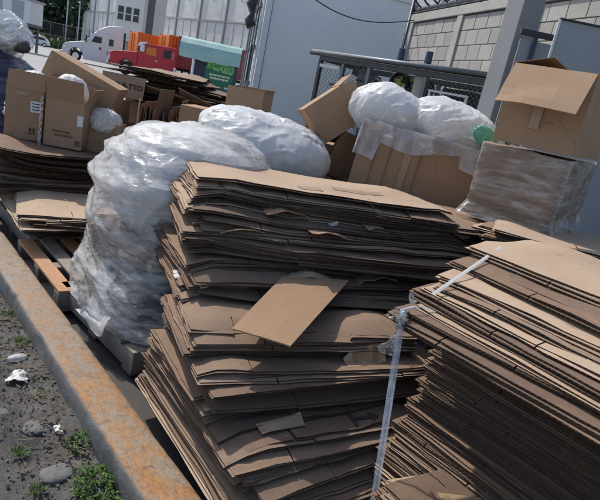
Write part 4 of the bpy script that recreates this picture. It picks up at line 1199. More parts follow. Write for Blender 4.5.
def shell(rings, amp, seed, nu=128, nv=110, tilt=.5, freq=6):
    """draped film over a stack of elliptical rings (z, cx, cy, rx, ry, squareness)"""
    vs_, fs = [], []
    zs = [r[0] for r in rings]
    for j in range(nv+1):
        z = zs[0] + (zs[-1]-zs[0])*j/nv
        for k in range(len(rings)-1):
            if rings[k][0] <= z <= rings[k+1][0]: break
        f = (z-rings[k][0])/max(1e-6, rings[k+1][0]-rings[k][0]); f = f*f*(3-2*f)
        cx, cy, rx, ry, pw = [rings[k][m]*(1-f)+rings[k+1][m]*f for m in range(1, 6)]
        for i in range(nu):
            ph = 2*PI*i/nu; c, s_ = math.cos(ph), math.sin(ph)
            kk = (abs(c)**pw+abs(s_)**pw)**(-1/pw)
            p = Vector((cx+c*kk*rx, cy+s_*kk*ry, z))
            q_ = Vector((p.x*.55, p.y*.55, p.z*1.5 + tilt*(p.x-p.y)))
            w = Vector((nz(p.x*3, p.y*3, p.z*3+seed), nz(p.y*3, p.z*3, seed+3), nz(p.z*3, p.x*3, seed+6)))*.10
            h = amp*(1.2*nz(p.x*2.4+seed, p.y*2.4, p.z*2.4) + .55*(ridged(q_+w, freq*.55, seed)-.45) + .38*(ridged(Vector((q_.x*.7, q_.y*.7, q_.z*1.3))+w, freq*1.5, seed+5)-.45) + .16*(ridged(Vector((q_.x*.4, q_.y*.4, q_.z*1.5))+w*.5, freq*4, seed+9)-.4))
            vs_.append((p.x+c*h, p.y+s_*h, p.z + .4*h))
    for j in range(nv):
        for i in range(nu): fs.append((j*nu+i, j*nu+(i+1) % nu, (j+1)*nu+(i+1) % nu, (j+1)*nu+i))
    fs.append(tuple(nv*nu+i for i in range(nu)))
    return vs_, fs

# ---- film-wrapped bundle next to the kerb
pallet((1.60, 2.86), R(4), .95, .98, 'grey pallet under the film wrapped bundle')
Wp = Stack(1.0, 2.5, 2.2, 3.8, lambda x, y: .145 if (1.25 < x < 2.2 and 2.55 < y < 3.5) else -.02, 'inside the film wrapped bundle', 'cardboard inside the wrapped bundle')
for k in range(30):
    Wp.add(1.72+rng.uniform(-.03, .03), 3.0+rng.uniform(-.04, .04), rng.uniform(.78, .88), rng.uniform(.72, .85), R(rng.uniform(-6, 6)), rng, t=.005, gap=.012, lump=.016, g=.0008)
Wp.finish()
ztop = Wp.top(1.72, 3.0)
bag('plastic_waste_bale', 'bulging bale of milky plastic inside the wrapped bundle', (1.68, 2.98, ztop+.30), (.42, .44, .32), 'milky_waste', amp=.045, seed=3, cat='plastic waste', flat=-.28)
wr = thing('stretch_wrap', 'clear stretch film wound round the tall bundle beside the kerb', 'plastic wrap', (0, 0, 0))
v_, f_ = shell([(.165, 1.63, 2.85, .55, .58, 3.0), (.30, 1.62, 2.90, .53, .55, 3.4), (.52, 1.68, 2.98, .49, .51, 3.6), (.62, 1.66, 2.98, .50, .52, 3.2), (.80, 1.66, 2.99, .475, .49, 2.8), (.90, 1.66, 2.98, .53, .52, 2.6), (1.02, 1.68, 2.99, .46, .50, 2.4), (1.14, 1.70, 3.0, .40, .43, 2.3), (1.20, 1.72, 3.0, .31, .33, 2.2), (1.235, 1.74, 3.0, .16, .18, 2.0)], .038, 2.0)
MB().add(v_, f_).build('film', 'stretch_film', wr, smooth=True)
# loose tails of film
m = MB(); vs_, fs = [], []
for j in range(25):
    for i in range(5):
        u = j/24; w = (i/4-.5)*(.10+.12*u)
        vs_.append((1.17 - .10*u + .02*nz(u*6, i), 2.75 + w*1.6 + .05*math.sin(u*7), .42 - .30*u + .05*nz(u*5, i*.7, 3)))
for j in range(24):
    for i in range(4): fs.append((j*5+i, j*5+i+1, (j+1)*5+i+1, (j+1)*5+i))
MB().add(vs_, fs).build('loose_tail', 'bag_film', wr, smooth=True)
# white bag behind, on its own carton
cbox('tall_carton', 'tall brown carton under the large white plastic bag', yard(-.34, 4.25), FRONT+R(10), .9, .7, .98, closed=True)
bag('plastic_sack', 'large clear sack of white plastic behind the central pile', yard(-.42, 4.2, 1.12), (.47, .36, .225), 'milky_waste', rot=(0, R(9), FRONT), amp=.05, seed=11, flat=-.16, power=2.2)
bag('sack_film', 'thin clear film stretched over the large white sack', yard(-.43, 4.2, 1.13), (.51, .40, .25), 'bag_film', rot=(0, R(9), FRONT), amp=.04, seed=14, flat=-.17, power=2.0, cat='plastic film')
bag('sack_film', 'pale bulge of film joining the wrapped bundle and the white sack', yard(-.86, 4.02, 1.06), (.22, .22, .13), 'bag_film', rot=(0, R(10), FRONT), amp=.03, seed=17, power=2.0, cat='plastic film', flat=-.09)

# ---- big carton of white bags behind the pile
g = cbox('large_carton', 'large brown carton overflowing with white plastic bags', yard(.74, 4.28, .02), FRONT+R(-6), 1.06, .8, 1.42, tilt=(0, R(3.5)), tape=[((-.18, -.404, .9), (.05, .003, .8))])
for x in (-.40, -.30, -.09): MB().box((x, -.408 + .0, .8), (.004, .004, 1.1)).build('crease', 'ink_faint', g)
def liner():
    rg = random.Random(4); vs_, fs = [], []
    per = []
    sx, sy = .53, .40
    for i in range(60): per.append((-sx + 2*sx*i/60, -sy))
    for i in range(30): per.append((sx, -sy+2*sy*i/30))
    for i in range(60): per.append((sx-2*sx*i/60, sy))
    for i in range(30): per.append((-sx, sy-2*sy*i/30))
    n = len(per); rows = 12
    for j in range(rows+1):
        for i, (x, y) in enumerate(per):
            u = j/rows
            ln = .12 + .07*nz(x*3+5, y*3, 1) + (.14 if x < -.38 and y < -.3 else 0) + (.08 if .15 < x < .45 and y < 0 else 0)
            z = 1.435 - ln*u; o = 1.02 + .03*u + .03*nz(x*7, y*7+u*3, 2) 
            vs_.append((x*o + .0, y*o - .012*u - .01 + .012*nz(x*20, u*4), z + .01*nz(x*11, y*11, u*2)))
    for j in range(rows):
        for i in range(n): fs.append((j*n+i, j*n+(i+1) % n, (j+1)*n+(i+1) % n, (j+1)*n+i))
    MB().add(vs_, fs).build('plastic_liner', 'clear_bag', g, smooth=True)
liner()
bag('plastic_bag', 'rounded white plastic bag at the left of the large carton', yard(.44, 4.25, 1.53), (.31, .30, .22), 'white_bag', rot=(0, R(8), FRONT), amp=.04, seed=21, power=2.0, group='white bags in the large carton')
BAGS = [o for o in COL.objects if o.name.startswith('plastic_bag')][-1:]
bag('plastic_bag', 'lumpy white plastic bag with a green scrap at the right of the large carton', yard(.93, 4.16, 1.50), (.36, .29, .185), 'white_bag', rot=(0, R(10), FRONT), amp=.05, seed=25, power=2.1, group='white bags in the large carton')
BAGS += [o for o in COL.objects if o.name.startswith('plastic_bag') and o not in BAGS][-1:]
for k, (o, rr) in enumerate(zip(BAGS, ((.245, .235, .155), (.31, .245, .145)))):
    o.data.materials[0] = MATS['bag_film']
    bag('contents', None, (0, 0, -.005), rr, 'milky_waste', parent=o, amp=.035, seed=27+k, freq=7, power=2.1)
bag('plastic_scrap', 'crumpled mint green plastic scrap on the right hand white bag', yard(1.06, 3.86, 1.53), (.095, .03, .06), 'green_bag', rot=(.2, .5, FRONT+.3), amp=.03, seed=5, nu=90, nv=50, freq=9, cat='plastic scrap')
# ---- tilted open carton left of it, on a closed one
cbox('tall_carton', 'tall closed carton under the tilted open carton', yard(-.02, 4.62), FRONT+R(12), .5, .45, 1.2, closed=True)
bx = cbox('open_carton', 'open brown carton lying tilted on its side, mouth to the right', yard(-.12, 4.45, 1.32), FRONT+R(6), .31, .34, .33, {'front': (20, .10), 'back': (15, .10), 'left': (10, .12), 'right': (-25, .1)}, tilt=(R(-6), R(47)))
MB().box((-.154, -.05, .15), (.002, .11, .07)).build('address_label', 'tape', bx)
cbox('flattened_carton', 'collapsed brown carton standing on end beside the large carton', yard(.13, 4.42, .98), FRONT+R(35), .2, .06, .36, tilt=(R(4), R(14)))

# ---- right hand: film wrapped carton with an open carton on top
Eb = yard(1.36, 3.12)
cbox('tall_carton', 'closed carton under the right hand wrapped carton', (Eb.x, Eb.y, 0), FRONT+R(-33), .75, .7, .93, closed=True)
E_ = Stack(Eb.x-1, Eb.x+1, Eb.y-1, Eb.y+1, lambda x, y: .94 if abs(x-Eb.x) < .42 and abs(y-Eb.y) < .42 else .5, 'of the sheets under the wrapped carton', 'cardboard under the wrapped carton')
for k in range(15):
    E_.add(Eb.x+.06+rng.uniform(-.05, .05), Eb.y-.08+rng.uniform(-.05, .05), rng.uniform(.80, .92), rng.uniform(.62, .74), FRONT+R(-22+rng.uniform(-8, 8)), rng, lump=.012, gap=.008, g=.0005, mat='cardboard_pale' if k in (14, 11) else None)
E_.finish()
ze = E_.top(Eb.x, Eb.y) + .004
c0 = yard(.92, 3.32)
rzb = FRONT+R(-33)
def corner_box(w, dp, corner, z): # centre of a box whose front left bottom corner is given
    v = Matrix.Rotation(rzb, 3, 'Z') @ Vector((w/2, dp/2, 0)); return (corner.x+v.x, corner.y+v.y, z)
wb = cbox('wrapped_carton', 'brown carton wrapped in clear shiny film at the right edge', corner_box(.47, 1.0, c0, ze), rzb, .47, 1.0, 1.50-ze, closed=True)
vs_, fs = [], []
nu, nv = 140, 50
for j in range(nv+1):
    for i in range(nu):
        ph = 2*PI*i/nu; c, s_ = math.cos(ph), math.sin(ph); kk = (abs(c)**14+abs(s_)**14)**(-1/14)
        z = -.02 + (1.53-ze)*j/nv
        x, y = c*kk*.247, s_*kk*.512
        h = .004*nz(x*4, y*4, z*4+(x-y)*3) + .003*thin(Vector((x*.6, y*.6, z*2+(x-y)*1.4)), 5, 2) + .0015*thin(Vector((x, y, z*2+(x-y)*2)), 12, 5)
        fl = .05*max(0, (.06-z)/.06)
        vs_.append((x*(1+fl*2)+c*max(.003, h+.008), y*(1+fl*2)+s_*max(.003, h+.008), z + .02*nz(x*5, y*5, 3)*(j == nv or j == 0)))
for j in range(nv):
    for i in range(nu): fs.append((j*nu+i, j*nu+(i+1) % nu, (j+1)*nu+(i+1) % nu, (j+1)*nu+i))
MB().add(vs_, fs).build('stretch_film', 'thin_film', wb, smooth=True)
c1 = yard(.955, 3.30)
ob = cbox('open_carton', 'open brown carton with a wide front flap hanging down, at the right', corner_box(.44, .95, c1, 1.53), rzb, .44, .95, .43, {'front': (138, .30), 'right': (-100, .22), 'back': (-70, .2), 'left': (-75, .2)})
MB().box((-.02, -.4785, .25), (.055, .002, .3)).build('tape', 'tape', ob)

# ---- left background: sheets on a pallet with open boxes
F0 = Vector((1.72, 4.72, 0))
pallet((1.70, 4.72), 0, 1.15, 1.1, 'old pallet under the left hand sheets by the kerb')
F = Stack(.7, 3.0, 3.2, 6.0, lambda x, y: .145 if (1.12 < x < 2.3 and 4.17 < y < 5.3) else -.02, 'of the left hand stack by the kerb', 'cardboard in the left hand stack')
for k in range(31):
    f = k/31
    pale = k in (12, 14, 16, 17)
    if f < .38: L, W, x, y = rng.uniform(1.0, 1.15), rng.uniform(.95, 1.05), 1.70, 4.66
    elif f < .56: L, W, x, y = 1.05, .9, 1.58 + .05*(k % 4), 4.28
    else: L, W, x, y = rng.uniform(1.1, 1.35), rng.uniform(.62, .75), 1.60, 4.95
    F.add(x+rng.uniform(-.05, .05), y+rng.uniform(-.05, .05), L, W, R(rng.uniform(-7, 5)-(8 if .38 <= f < .56 else 0)), rng, t=.0045, lump=.022, gap=.012, g=.0009, mat='cardboard_pale' if pale else None, curl=[(-1, 0, .05*rng.random()*(f > .6), .35)])
F.finish()
zf = F.top(1.5, 4.9)+.006
LB = []
for k, (a, sx, lb) in enumerate(((-2.60, .30, 'left open box of the tied pair, white sticker at its top'), (-2.225, .32, 'right open box of the tied pair, faint print on its front'))):
    p = yard(a, 4.86); 
    b = cbox('open_box', lb, (p.x, p.y, zf), FRONT+R(16 if k == 0 else 7), sx, .3, .42 if k == 0 else .40, {'front': (-6 if k == 0 else 14, .15 if k == 0 else .18), 'left': (-10, .14), 'right': (28 if k else -5, .15), 'back': (10, .14)}, group='open boxes tied together')
    LB.append(b)
    y = -.154
    if k == 0:
        MB().box((.09, y, .29), (.085, .002, .095)).build('sticker', 'sticker', b)
        for q_ in range(3): MB().box((.09, y-.0015, .315-.025*q_), (.06, .001, .008)).build('sticker_print', 'ink', b)
        MB().box((-.02, y, .385), (.1, .002, .03)).build('tape', 'tape', b)
        arrows(b, (.07, y, .08), .026)
    else:
        MB().box((.135, y, .25), (.05, .002, .09)).build('sticker', 'sticker', b)
        for q_ in range(2):
            m = MB()
            for j in range(6): m.box((-.08+.026*j+.02*q_, y, .135-.032*q_), (.019, .0015, .015))
            m.build('print_line', 'ink_faint', b)
        arrows(b, (.125, y, .055), .022, 'ink')
    bag('plastic_filler', None, (0, .02, .42), (.13, .12, .15 if k == 0 else .17), 'white_bag', parent=b, amp=.03, seed=31+k, nu=60, nv=40, freq=9)
# string that ties the pair
s0 = yard(-2.385, 4.66)
m = MB(); m.tube([(s0.x+.008*math.sin(i*1.7), s0.y, zf+.40-.012*i) for i in range(34)], .004, 5); m.tube([(s0.x+.012*math.sin(i*1.3+1), s0.y-.006, zf+.36-.012*i) for i in range(32)], .004, 5)
m.build('string', 'gauze', LB[0]).matrix_parent_inverse = LB[0].matrix_basis.inverted()
bag('plastic_bag', 'white plastic bag squeezed beside the left open box', yard(-2.74, 4.98, zf+.28), (.11, .12, .16), 'white_bag', amp=.06, seed=41, nu=60, nv=40, freq=9, group='small white bags')
bag('plastic_bag', 'white plastic bag bulging out right of the tied boxes', yard(-1.93, 5.0, zf+.28), (.13, .12, .115), 'white_bag', amp=.045, seed=42, nu=140, nv=90, freq=7, group='small white bags')
p = yard(-1.97, 5.06)
cbox('closed_carton', 'plain dark brown carton right behind the tied boxes', (p.x, p.y, zf-.02), FRONT+R(10), .3, .28, .27, closed=True)
p = yard(-2.32, 5.30)
tb = cbox('closed_carton', 'tilted brown carton resting above the tied boxes', (p.x-.06, p.y, zf+.34), FRONT+R(8), .66, .36, .34, tilt=(0, R(20)), closed=True, tape=[((-.31, -.182, .29), (.03, .003, .06)), ((.31, -.182, .04), (.05, .003, .06))])
p = yard(-2.35, 5.45)
cbox('closed_carton', 'carton hidden under the tilted carton', (p.x, p.y, .0), FRONT, .6, .3, zf+.20, closed=True)

# ---- dark stretch-wrapped bale at the far left with a clear rubbish bag on it
p = yard(-3.42, 5.75)
dk = thing('wrapped_bale', 'dark bale wound in black stretch film at the left edge', 'bale', p, FRONT)
v_, f_ = shell([(.0, 0, 0, .50, .45, 3.0), (.4, 0, 0, .52, .46, 3.0), (.9, -.05, 0, .50, .44, 3.0), (1.15, -.10, 0, .46, .42, 2.6), (1.36, -.18, 0, .34, .34, 2.3), (1.45, -.22, 0, .14, .15, 2.0)], .022, 6.0, nu=90, nv=80, tilt=-.55, freq=9)
MB().add(v_, f_).build('film', 'black_film', dk, smooth=True)
bag('rubbish_bag', 'clear bag of mixed rubbish on the dark bale at the left edge', yard(-3.30, 5.75, 1.52), (.25, .25, .18), 'clear_bag', rot=(0, R(14), FRONT), amp=.075, seed=51, power=2.1)
for k, (dx, dz, mt, lb) in enumerate(((-.06, .05, 'lime_paint', 'yellow green scrap'), (.03, -.02, 'paper', 'crumpled white paper'), (.12, -.09, 'oily_iron', 'black scrap'), (-.02, -.07, 'rust_red', 'reddish scrap'), (-.12, .0, 'soft_blue', 'bluish scrap'))):
    v_, f_ = blob((0, 0, 0), (.10, .07, .065), amp=.04, seed=60+k, nu=24, nv=16, freq=14)
    tag(MB().add(v_, f_).build('rubbish_scrap', mt, None, smooth=True, loc=yard(-3.28+dx, 5.62, 1.52+dz)), '%s inside the clear rubbish bag' % lb, 'rubbish')

# ---- carton of upright sheets and the pile behind it
G0 = yard(-1.86, 5.75)
gb = cbox('large_carton', 'wide brown carton packed with upright cardboard strips', (G0.x, G0.y, 0), FRONT+R(8), 1.0, .55, .88)
ug = random.Random(8)
base = Matrix.Translation((G0.x, G0.y, 0)) @ Matrix.Rotation(FRONT+R(8), 4, 'Z')
xs = [-.46, -.43, -.40, -.36, -.33, -.28, -.25] + [-.05+.025*i for i in range(10)] + [.24, .27, .30, .33, .37, .41]
for k, x in enumerate(xs):
    w_, h_ = ug.uniform(.26, .40), ug.uniform(1.02, 1.14) + (.10 if k in (4, 5) else 0) + (.18 if k in (12, 18) else 0)
    us = [-w_/2, -w_/6, w_/6, w_/2]; vv = [i/5*h_ for i in range(6)]
    lean = ug.uniform(-.05, .05) + (.14 if k in (12, 18) else 0)
    P = [[(0, 0, 0)]*6 for _ in us]
    m = MB()
    verts = []; 
    for lay in (0, 1):
        for q_ in range(6):
            for r_ in range(4):
                verts.append((lay*.009 + lean*vv[q_] + .012*nz(k*3+q_*.5, r_*.6), us[r_], vv[q_] + (.015*nz(k*7, r_*2) if q_ == 5 else 0)))
    f_ = []
    for q_ in range(5):
        for r_ in range(3):
            a = q_*4+r_; f_ += [(a, a+1, a+5, a+4), (24+a, 24+a+4, 24+a+5, 24+a+1)]
    for r_ in range(3): f_ += [(20+r_, 20+r_+1, 44+r_+1, 44+r_), (r_, 24+r_, 24+r_+1, r_+1)]
    for q_ in range(5): f_ += [(q_*4, q_*4+4, 24+q_*4+4, 24+q_*4), (q_*4+3, 24+q_*4+3, 24+q_*4+7, q_*4+7)]
    o = m.add(verts, f_).build('cardboard_strip', 'cardboard')
    o.matrix_world = base @ Matrix.Translation((x, -.06+ug.uniform(-.03, .03), .03)) @ Matrix.Rotation(ug.uniform(-.3, .3), 4, 'Z')
    tag(o, 'upright cardboard strip, %s from the left in the packed carton' % ('first' if k == 0 else ordinal(k+1)), 'cardboard', 'upright strips in the carton')
P0 = yard(-1.55, 6.75)
cbox('large_carton', 'big carton carrying the spread pile of sheets behind the upright strips', (P0.x, P0.y, 0), FRONT+R(6), 1.5, .9, 1.12, closed=True)
G = Stack(P0.x-1.6, P0.x+1.6, P0.y-1.6, P0.y+1.6, lambda x, y: 1.13 if ((Matrix.Rotation(-FRONT-R(6), 3, 'Z') @ Vector((x-P0.x, y-P0.y, 0))).x.__abs__() < .72 and abs((Matrix.Rotation(-FRONT-R(6), 3, 'Z') @ Vector((x-P0.x, y-P0.y, 0))).y) < .42) else .8, 'of the spread pile behind the upright strips', 'cardboard in the spread pile', res=.04)
for k in range(22):
    f = k/22
    q_ = yard(-1.5 - .45*f + rng.uniform(-.15, .15), 6.6 + rng.uniform(-.1, .1))
    G.add(q_.x, q_.y, rng.uniform(.9, 1.5)*(1-.35*f), rng.uniform(.7, .95), FRONT+R(rng.uniform(-14, 14)), rng, lump=.03, gap=.014, g=.0012, t=.005)
G.finish()
# printed panel leaning at the front of the pile
p = yard(-2.22, 5.98)
pn = thing('printed_cardboard', 'leaning brown panel with black lettering behind the upright strips', 'cardboard', (p.x, p.y, 1.12), FRONT+R(6))
MB().box((0, .06, .12), (.46, .008, .24), mat=Matrix.Rotation(R(-16), 3, 'X')).build('board', 'carton', pn, bevel=.001)
text_mesh('ALB-TTO', .075, 'lettering', 'ink', pn, (.06, .052, .125), (PI/2-R(16), 0, 0), .0008, off=.002)
p = yard(-1.95, 6.22)
for k, (a, d, z, sx, sy, ry, rx_, lb) in enumerate(((-1.70, 6.25, 1.20, .62, .30, 6, -25, 'broad brown flap folded over the upright strips'), (-1.30, 6.15, 1.19, .7, .32, 16, -22, 'long brown flap sloping down to the right over the strips'))):
    o = MB().box((0, 0, 0), (sx, sy, .008), mat=(Matrix.Rotation(R(ry), 3, 'Y') @ Matrix.Rotation(R(rx_), 3, 'X'))).build('cardboard_flap', 'carton', None, loc=yard(a, d, z), rot=(0, 0, FRONT))
    tag(o, lb, 'cardboard')
p = yard(-1.07, 5.2)
cbox('closed_carton', 'low pale brown carton behind the wrapped bundle', (p.x, p.y, .0), FRONT+R(-4), .46, .4, 1.24, closed=True)
p = yard(-.76, 5.35)
cbox('tall_carton', 'carton under the small open carton before the truck body', (p.x, p.y, 0), FRONT, .5, .4, 1.26, closed=True)
cbox('open_carton', 'small open brown carton in front of the truck body', (p.x, p.y, 1.27), FRONT+R(-12), .36, .28, .22, {'back': (-4, .02), 'right': (14, .03)})
p = yard(-2.13, 5.2)
cbox('closed_carton', 'brown carton standing left of the wrapped bundle', (yard(-1.66, 4.85).x, yard(-1.66, 4.85).y, .0), FRONT+R(12), .34, .3, .86, closed=True)

# ---- loose pallets between kerb and bundle
pl = pallet((1.53, 3.66), PI/2, .98, .98, 'broken pallet with one fresh orange board by the kerb', fresh=(6, 4))

# ================================================================== SMALL THINGS
def quad_sheet(name, label, cs, t, mat, n=8, bow=.01, cat='cardboard', sd=0, group=None):
    c = [Vector(x) for x in cs]; o0 = sum(c, Vector())/4; vs_, fs = [], []
    nrm = (c[1]-c[0]).cross(c[3]-c[0]).normalized()
    if nrm.z < 0: nrm = -nrm
    for lay in (0, 1):
        for j in range(n+1):
            for i in range(n+1):
                u, w = i/n, j/n
                p = c[0]*(1-u)*(1-w) + c[1]*u*(1-w) + c[2]*u*w + c[3]*(1-u)*w
                ed = min(u, 1-u, w, 1-w)
                p = p + nrm*(lay*t + bow*math.sin(u*PI) + bow*.6*nz(sd+u*4, w*4)) - o0
                if ed == 0 and cat in ('litter', 'paper'): p = p + ((c[2]-c[0])*.10*nz(sd+u*6, w*6, 3) + (c[1]-c[3])*.10*nz(sd+u*6, w*6, 8))
                vs_.append(p)
    N = (n+1)**2
    for j in range(n):
        for i in range(n):
            a = j*(n+1)+i; fs += [(a, a+1, a+n+2, a+n+1), (N+a, N+a+n+1, N+a+n+2, N+a+1)]
    for i in range(n):
        fs += [(i, N+i, N+i+1, i+1), (n*(n+1)+i, n*(n+1)+i+1, N+n*(n+1)+i+1, N+n*(n+1)+i), (i*(n+1), (i+1)*(n+1), N+(i+1)*(n+1), N+i*(n+1)), (i*(n+1)+n, N+i*(n+1)+n, N+(i+1)*(n+1)+n, (i+1)*(n+1)+n)]
    return tag(MB().add(vs_, fs).build(name, mat, None, loc=o0), label, cat, group)
fa, fb, fc, fd = Vector((1.155, 1.55, .66)), Vector((1.304, 1.37, .655)), Vector((1.737, 1.607, .72)), Vector((1.464, 1.74, .72))
quad_sheet('cardboard_flap', 'clean square cardboard flap hanging out between the two central bundles', [fa, fb, fc+(fc-fb)*.4, fd+(fd-fa)*.4], .006, 'carton', bow=.003)
fr = random.Random(12)
for (u, zq, nm) in ((.04, .70, 'lowest, at its left end'), (.30, .78, 'low, left of centre'), (.55, .73, 'low, right of centre'), (.12, .88, 'halfway up, at its left end'), (.40, .93, 'halfway up, in the middle'), (.72, .84, 'halfway up, towards the right stack'), (.28, 1.02, 'high, left of centre'), (.62, 1.0, 'high, right of centre'), (.86, .93, 'at its right end')):
    px, py = 1.15+1.5*u, (1.93+.30*(zq-.66)/.45)-.46*u
    w_ = fr.uniform(.12, .30); ou = fr.uniform(.05, .12); dz = fr.uniform(-.05, .03)
    ax = Vector((.955, -.296, 0)); ay = Vector((.296, .955, 0)); p0 = Vector((px, py, zq))
    quad_sheet('bent_flap', 'bent cardboard flap poking from the upper central bundle, '+nm, [p0 - ay*ou + Vector((0, 0, dz)), p0 + ax*w_*fr.uniform(.8, 1) - ay*ou*fr.uniform(.3, 1.1) + Vector((0, 0, dz+fr.uniform(-.02, .03))), p0 + ax*w_ + ay*.2, p0 + ay*.2], .004, fr.choice(('cardboard', 'cardboard_pale', 'carton')), bow=fr.uniform(.0, .03), sd=fr.uniform(0, 50), group='bent flaps in the upper bundle')
# strap hanging down the far corner of the right stack
def ribbon(name, label, pts, width, mat, cat, across=None, sd=0, crumple=.15, arch=.18):
    vs_, fs = [], []; pts = [Vector(p) for p in pts]; n = len(pts); K = 8
    for i, p in enumerate(pts):
        d = (pts[min(i+1, n-1)]-pts[max(i-1, 0)]).normalized()
        a = Vector(across).normalized() if across else d.orthogonal().normalized()
        nr = d.cross(a)
        w_ = width(i/(n-1)) if callable(width) else width
        for k in range(K+1):
            u = k/K-.5
            vs_.append(p + a*u*w_ + nr*(arch*w_*math.cos(u*5) + crumple*w_*nz(sd+i*.45, k*.8)) + d*crumple*.4*w_*nz(sd+9+i*.3, k*1.1) + a*crumple*.5*w_*nz(sd+i*.6, k*.5, 4))
    for i in range(n-1):
        for k in range(K): a = i*(K+1)+k; fs.append((a, a+1, a+K+2, a+K+1))
    return tag(MB().add(vs_, fs).build(name, mat, None, smooth=True), label, cat)
ribbon('plastic_strap', 'long translucent plastic strap hanging down before the central pile', [(1.62, 1.0, .93), (1.58, 1.03, .945), (1.545, 1.045, .945)] + [(1.50-.10*u, 1.06-.20*u, .93*(1-u)+.02*u) for u in [i/30 for i in range(31)]], .025, 'strap_film', 'strap', across=(.74, -.67, 0), crumple=.06)
SZ = max(C.top(1.62+.40*i/20, 1.04+.02*i/20) - .16*i/20 for i in range(21)) - .006
ribbon('plastic_strip', 'white plastic strip lying across the top of the right stack', [(1.62+.40*u, 1.04+.02*u, SZ+.16*u) for u in [i/14 for i in range(15)]], .014, 'paper', 'strip', across=(-.4, .9, .3), crumple=.05, arch=.02)
ribbon('plastic_scrap', 'crumpled clear film scrap hanging at the corner of the right stack', [(1.50-.02*u, 1.06, .93-.17*u) for u in [i/16 for i in range(17)]], lambda u: .035+.028*math.sin(u*9)+.02*math.sin(u*23), 'thin_film', 'plastic scrap', across=(.74, -.67, 0), sd=3, crumple=.9)
ribbon('plastic_scrap', 'clear film curl drooping from the upper central bundle, middle front', [(1.52+.40*u, 2.03-.16*u, .975-.07*math.sin(u*PI)+.015*u) for u in [i/18 for i in range(19)]], lambda u: .02+.03*math.sin(u*PI), 'bag_film', 'plastic scrap', across=(.1, .2, 1), sd=5)
ribbon('plastic_scrap', 'clear film tail hanging from the topmost sheet of the pile', [(1.80-.03*u, 2.0-.02*u, 1.07-.11*u) for u in [i/12 for i in range(13)]], lambda u: .05-.02*u, 'bag_film', 'plastic scrap', across=(.8, -.6, 0), sd=7)
ribbon('plastic_scrap', 'small clear film tuft at the left of the upper bundle', [(1.33-.01*u, 2.06, .90-.09*u) for u in [i/10 for i in range(11)]], lambda u: .02+.05*u, 'bag_film', 'plastic scrap', across=(.8, -.6, 0), sd=9)
ribbon('plastic_scrap', 'grey film scrap between the central pile and right stack', [(1.93+.03*u, 1.33, .86-.15*u) for u in [i/12 for i in range(13)]], lambda u: .03+.02*math.sin(u*6), 'strap_film', 'plastic scrap', across=(.74, -.67, 0), sd=11)
quad_sheet('paper_scrap', 'torn white paper scrap at the left end of the upper bundle', [(1.17, 2.06, .665), (1.30, 2.02, .67), (1.33, 2.10, .69), (1.19, 2.12, .68)], .001, 'paper', cat='paper', bow=.008, sd=2)
quad_sheet('paper_scrap', 'torn pale paper on the lower left sheets of the central pile', [(1.12, 2.02, .30), (1.17, 1.80, .325), (1.27, 1.80, .335), (1.22, 2.02, .315)], .0012, 'paper', cat='paper', bow=.01, sd=6)

# ---- weeds and litter on the dirt
def weed(x, y, r, h, n, seed, label, kind=0):
    rg = random.Random(seed); t = thing('weed_clump', label, 'weed', (x, y, -.012), 0, 'weeds along the kerb')
    m = MB(); st = MB()
    for i in range(n):
        a = rg.uniform(0, 6.28); rr = r*math.sqrt(rg.random()); bx_, by_ = rr*math.cos(a), rr*math.sin(a)
        hh = h*rg.uniform(.35, 1)*(1-.5*rr/r)
        if kind == 0:   # small broad leaves on thin stems
            tip = Vector((bx_*1.25, by_*1.25, hh)); st.tube([(bx_*.6, by_*.6, 0), (bx_*.95, by_*.95, hh*.6), tip], .0012, 4)
            for q_ in range(4):
                c = Vector((bx_, by_, 0)).lerp(tip, rg.uniform(.4, 1)); s_ = rg.uniform(.010, .020)
                o = Euler((rg.uniform(-.7, .7), rg.uniform(-.7, .7), rg.uniform(0, 6.3))).to_matrix()
                m.add([c + o @ Vector(v)*s_ for v in ((0, 0, 0), (.45, .32, .12), (1, 0, .05), (.45, -.32, .12))], [(0, 1, 2, 3)])
        else:           # grass blades
            w_ = .0022; d = Vector((math.cos(a), math.sin(a), 0)); sd_ = Vector((-d.y, d.x, 0)); p0 = Vector((bx_*.5, by_*.5, 0)); out = rg.uniform(.2, .8)*h
            pts = [p0, p0 + d*out*.3 + Vector((0, 0, hh*.7)), p0 + d*out*.75 + Vector((0, 0, hh)), p0 + d*out + Vector((0, 0, hh*.85))]
            vs_ = []
            for q_, p_ in enumerate(pts):
                ww = w_*(1-.28*q_); vs_ += [p_-sd_*ww, p_+sd_*ww]
            m.add(vs_, [(0, 1, 3, 2), (2, 3, 5, 4), (4, 5, 7, 6)])
    m.build('leaves', 'weed_leaf', t)
    if st.v: st.build('stems', 'weed_leaf', t)
for i, w_ in enumerate([
    (.765, 1.66, .10, .085, 150, 'thick green weed clump at the foot of the kerb, nearest the viewer', 0),
    (.775, 1.93, .055, .06, 60, 'leafy weed by the kerb just beyond the thick clump', 0),
    (.765, 2.85, .06, .07, 70, 'grassy weed tuft by the kerb beside the plastic litter', 1),
    (.775, 3.2, .055, .06, 60, 'grassy weed tuft farthest along the kerb', 1),
    (.55, 1.97, .05, .045, 60, 'small weed tuft out on the dirt, left of the thick clump', 1),
    (.735, 2.33, .035, .035, 30, 'tiny sprig on the dirt near the grey stone', 0),
    (.56, 1.74, .045, .04, 50, 'low weed at the lower left corner of the dirt', 1),
    (.785, 2.12, .035, .05, 36, 'thin weed against the kerb face, midway along', 0),
    (.78, 2.45, .03, .04, 26, 'sparse sprig against the kerb beyond the thin weed', 0)]):
    weed(*w_[:5], 70+i, w_[5], w_[6])
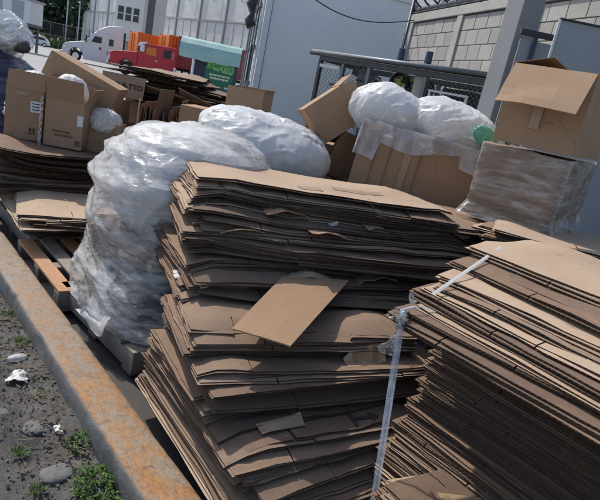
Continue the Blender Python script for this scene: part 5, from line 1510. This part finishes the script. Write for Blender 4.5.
quad_sheet('paper_litter', 'torn white paper lying on the dirt', [(.60, 2.47, .010), (.69, 2.43, .012), (.71, 2.52, .014), (.65, 2.55, .010)], .001, 'paper', n=14, cat='litter', bow=.02, sd=8)
bag('plastic_litter', 'small crushed clear plastic piece on the dirt by the grassy tuft', (.705, 2.68, .01), (.045, .025, .018), 'bag_film', amp=.008, seed=80, nu=30, nv=20, freq=24, cat='litter')
quad_sheet('paper_litter', 'small pale scrap on the dirt beside the flat stones', [(.70, 2.03, .010), (.725, 2.01, .012), (.74, 2.05, .012), (.705, 2.07, .010)], .001, 'paper', cat='litter', bow=.006, sd=9)
for k, (x, y, a, b, c, lb) in enumerate(((.66, 2.12, .075, .055, .018, 'flat grey stone half buried in the dirt, upper one'), (.64, 1.80, .06, .05, .018, 'flat grey stone half buried in the dirt, lower one'), (.55, 2.26, .04, .03, .015, 'small grey stone bedded in the dirt at left'))):
    v_, f_ = blob((0, 0, 0), (a, b, c), amp=.012, seed=90+k, nu=40, nv=22, freq=9, power=2.6)
    tag(MB().add(v_, f_).build('flat_stone', 'grey_stone', None, smooth=True, loc=(x, y, -.012)), lb, 'stone', 'stones in the dirt')
def debris():
    rg = random.Random(3); m = MB()
    for i in range(3600):
        x = .81-abs(rg.gauss(0, .35)); y = rg.uniform(1.2, 5); s_ = rg.uniform(.002, .008)*(1.6 if rg.random() < .1 else 1)
        z = .002
        o = Euler((rg.uniform(0, 6), rg.uniform(0, 6), rg.uniform(0, 6))).to_matrix()
        pts = [Vector(v)*s_ for v in ((1, 0, 0), (-.5, .8, 0), (-.6, -.7, .1), (0, .1, .9), (.1, 0, -.8))]
        m.add([o @ p_ + Vector((x, y, z+.035*nz(x*1.1, y*1.1)-.006)) for p_ in pts], [(0, 1, 3), (1, 2, 3), (2, 0, 3), (1, 0, 4), (2, 1, 4), (0, 2, 4)])
    tag(m.build('gravel', 'grey_stone'), 'loose grit and gravel scattered on the dirt', 'gravel', kind='stuff')
    m = MB()
    for i in range(900):
        x = .80-abs(rg.gauss(0, .12)); y = rg.uniform(1.3, 5); s_ = rg.uniform(.008, .02); a = rg.uniform(0, 6.3)
        c = Vector((x, y, .010+.035*nz(x*1.1, y*1.1)+.006*rg.random())); d = Vector((math.cos(a), math.sin(a), rg.uniform(-.2, .2))); e = Vector((-d.y, d.x, rg.uniform(-.3, .3)))
        m.add([c-d*s_, c+e*s_*.4, c+d*s_, c-e*s_*.4], [(0, 1, 2, 3)])
    tag(m.build('leaf_litter', 'bark'), 'dead brown leaf litter along the kerb foot', 'leaf litter', kind='stuff')
debris()
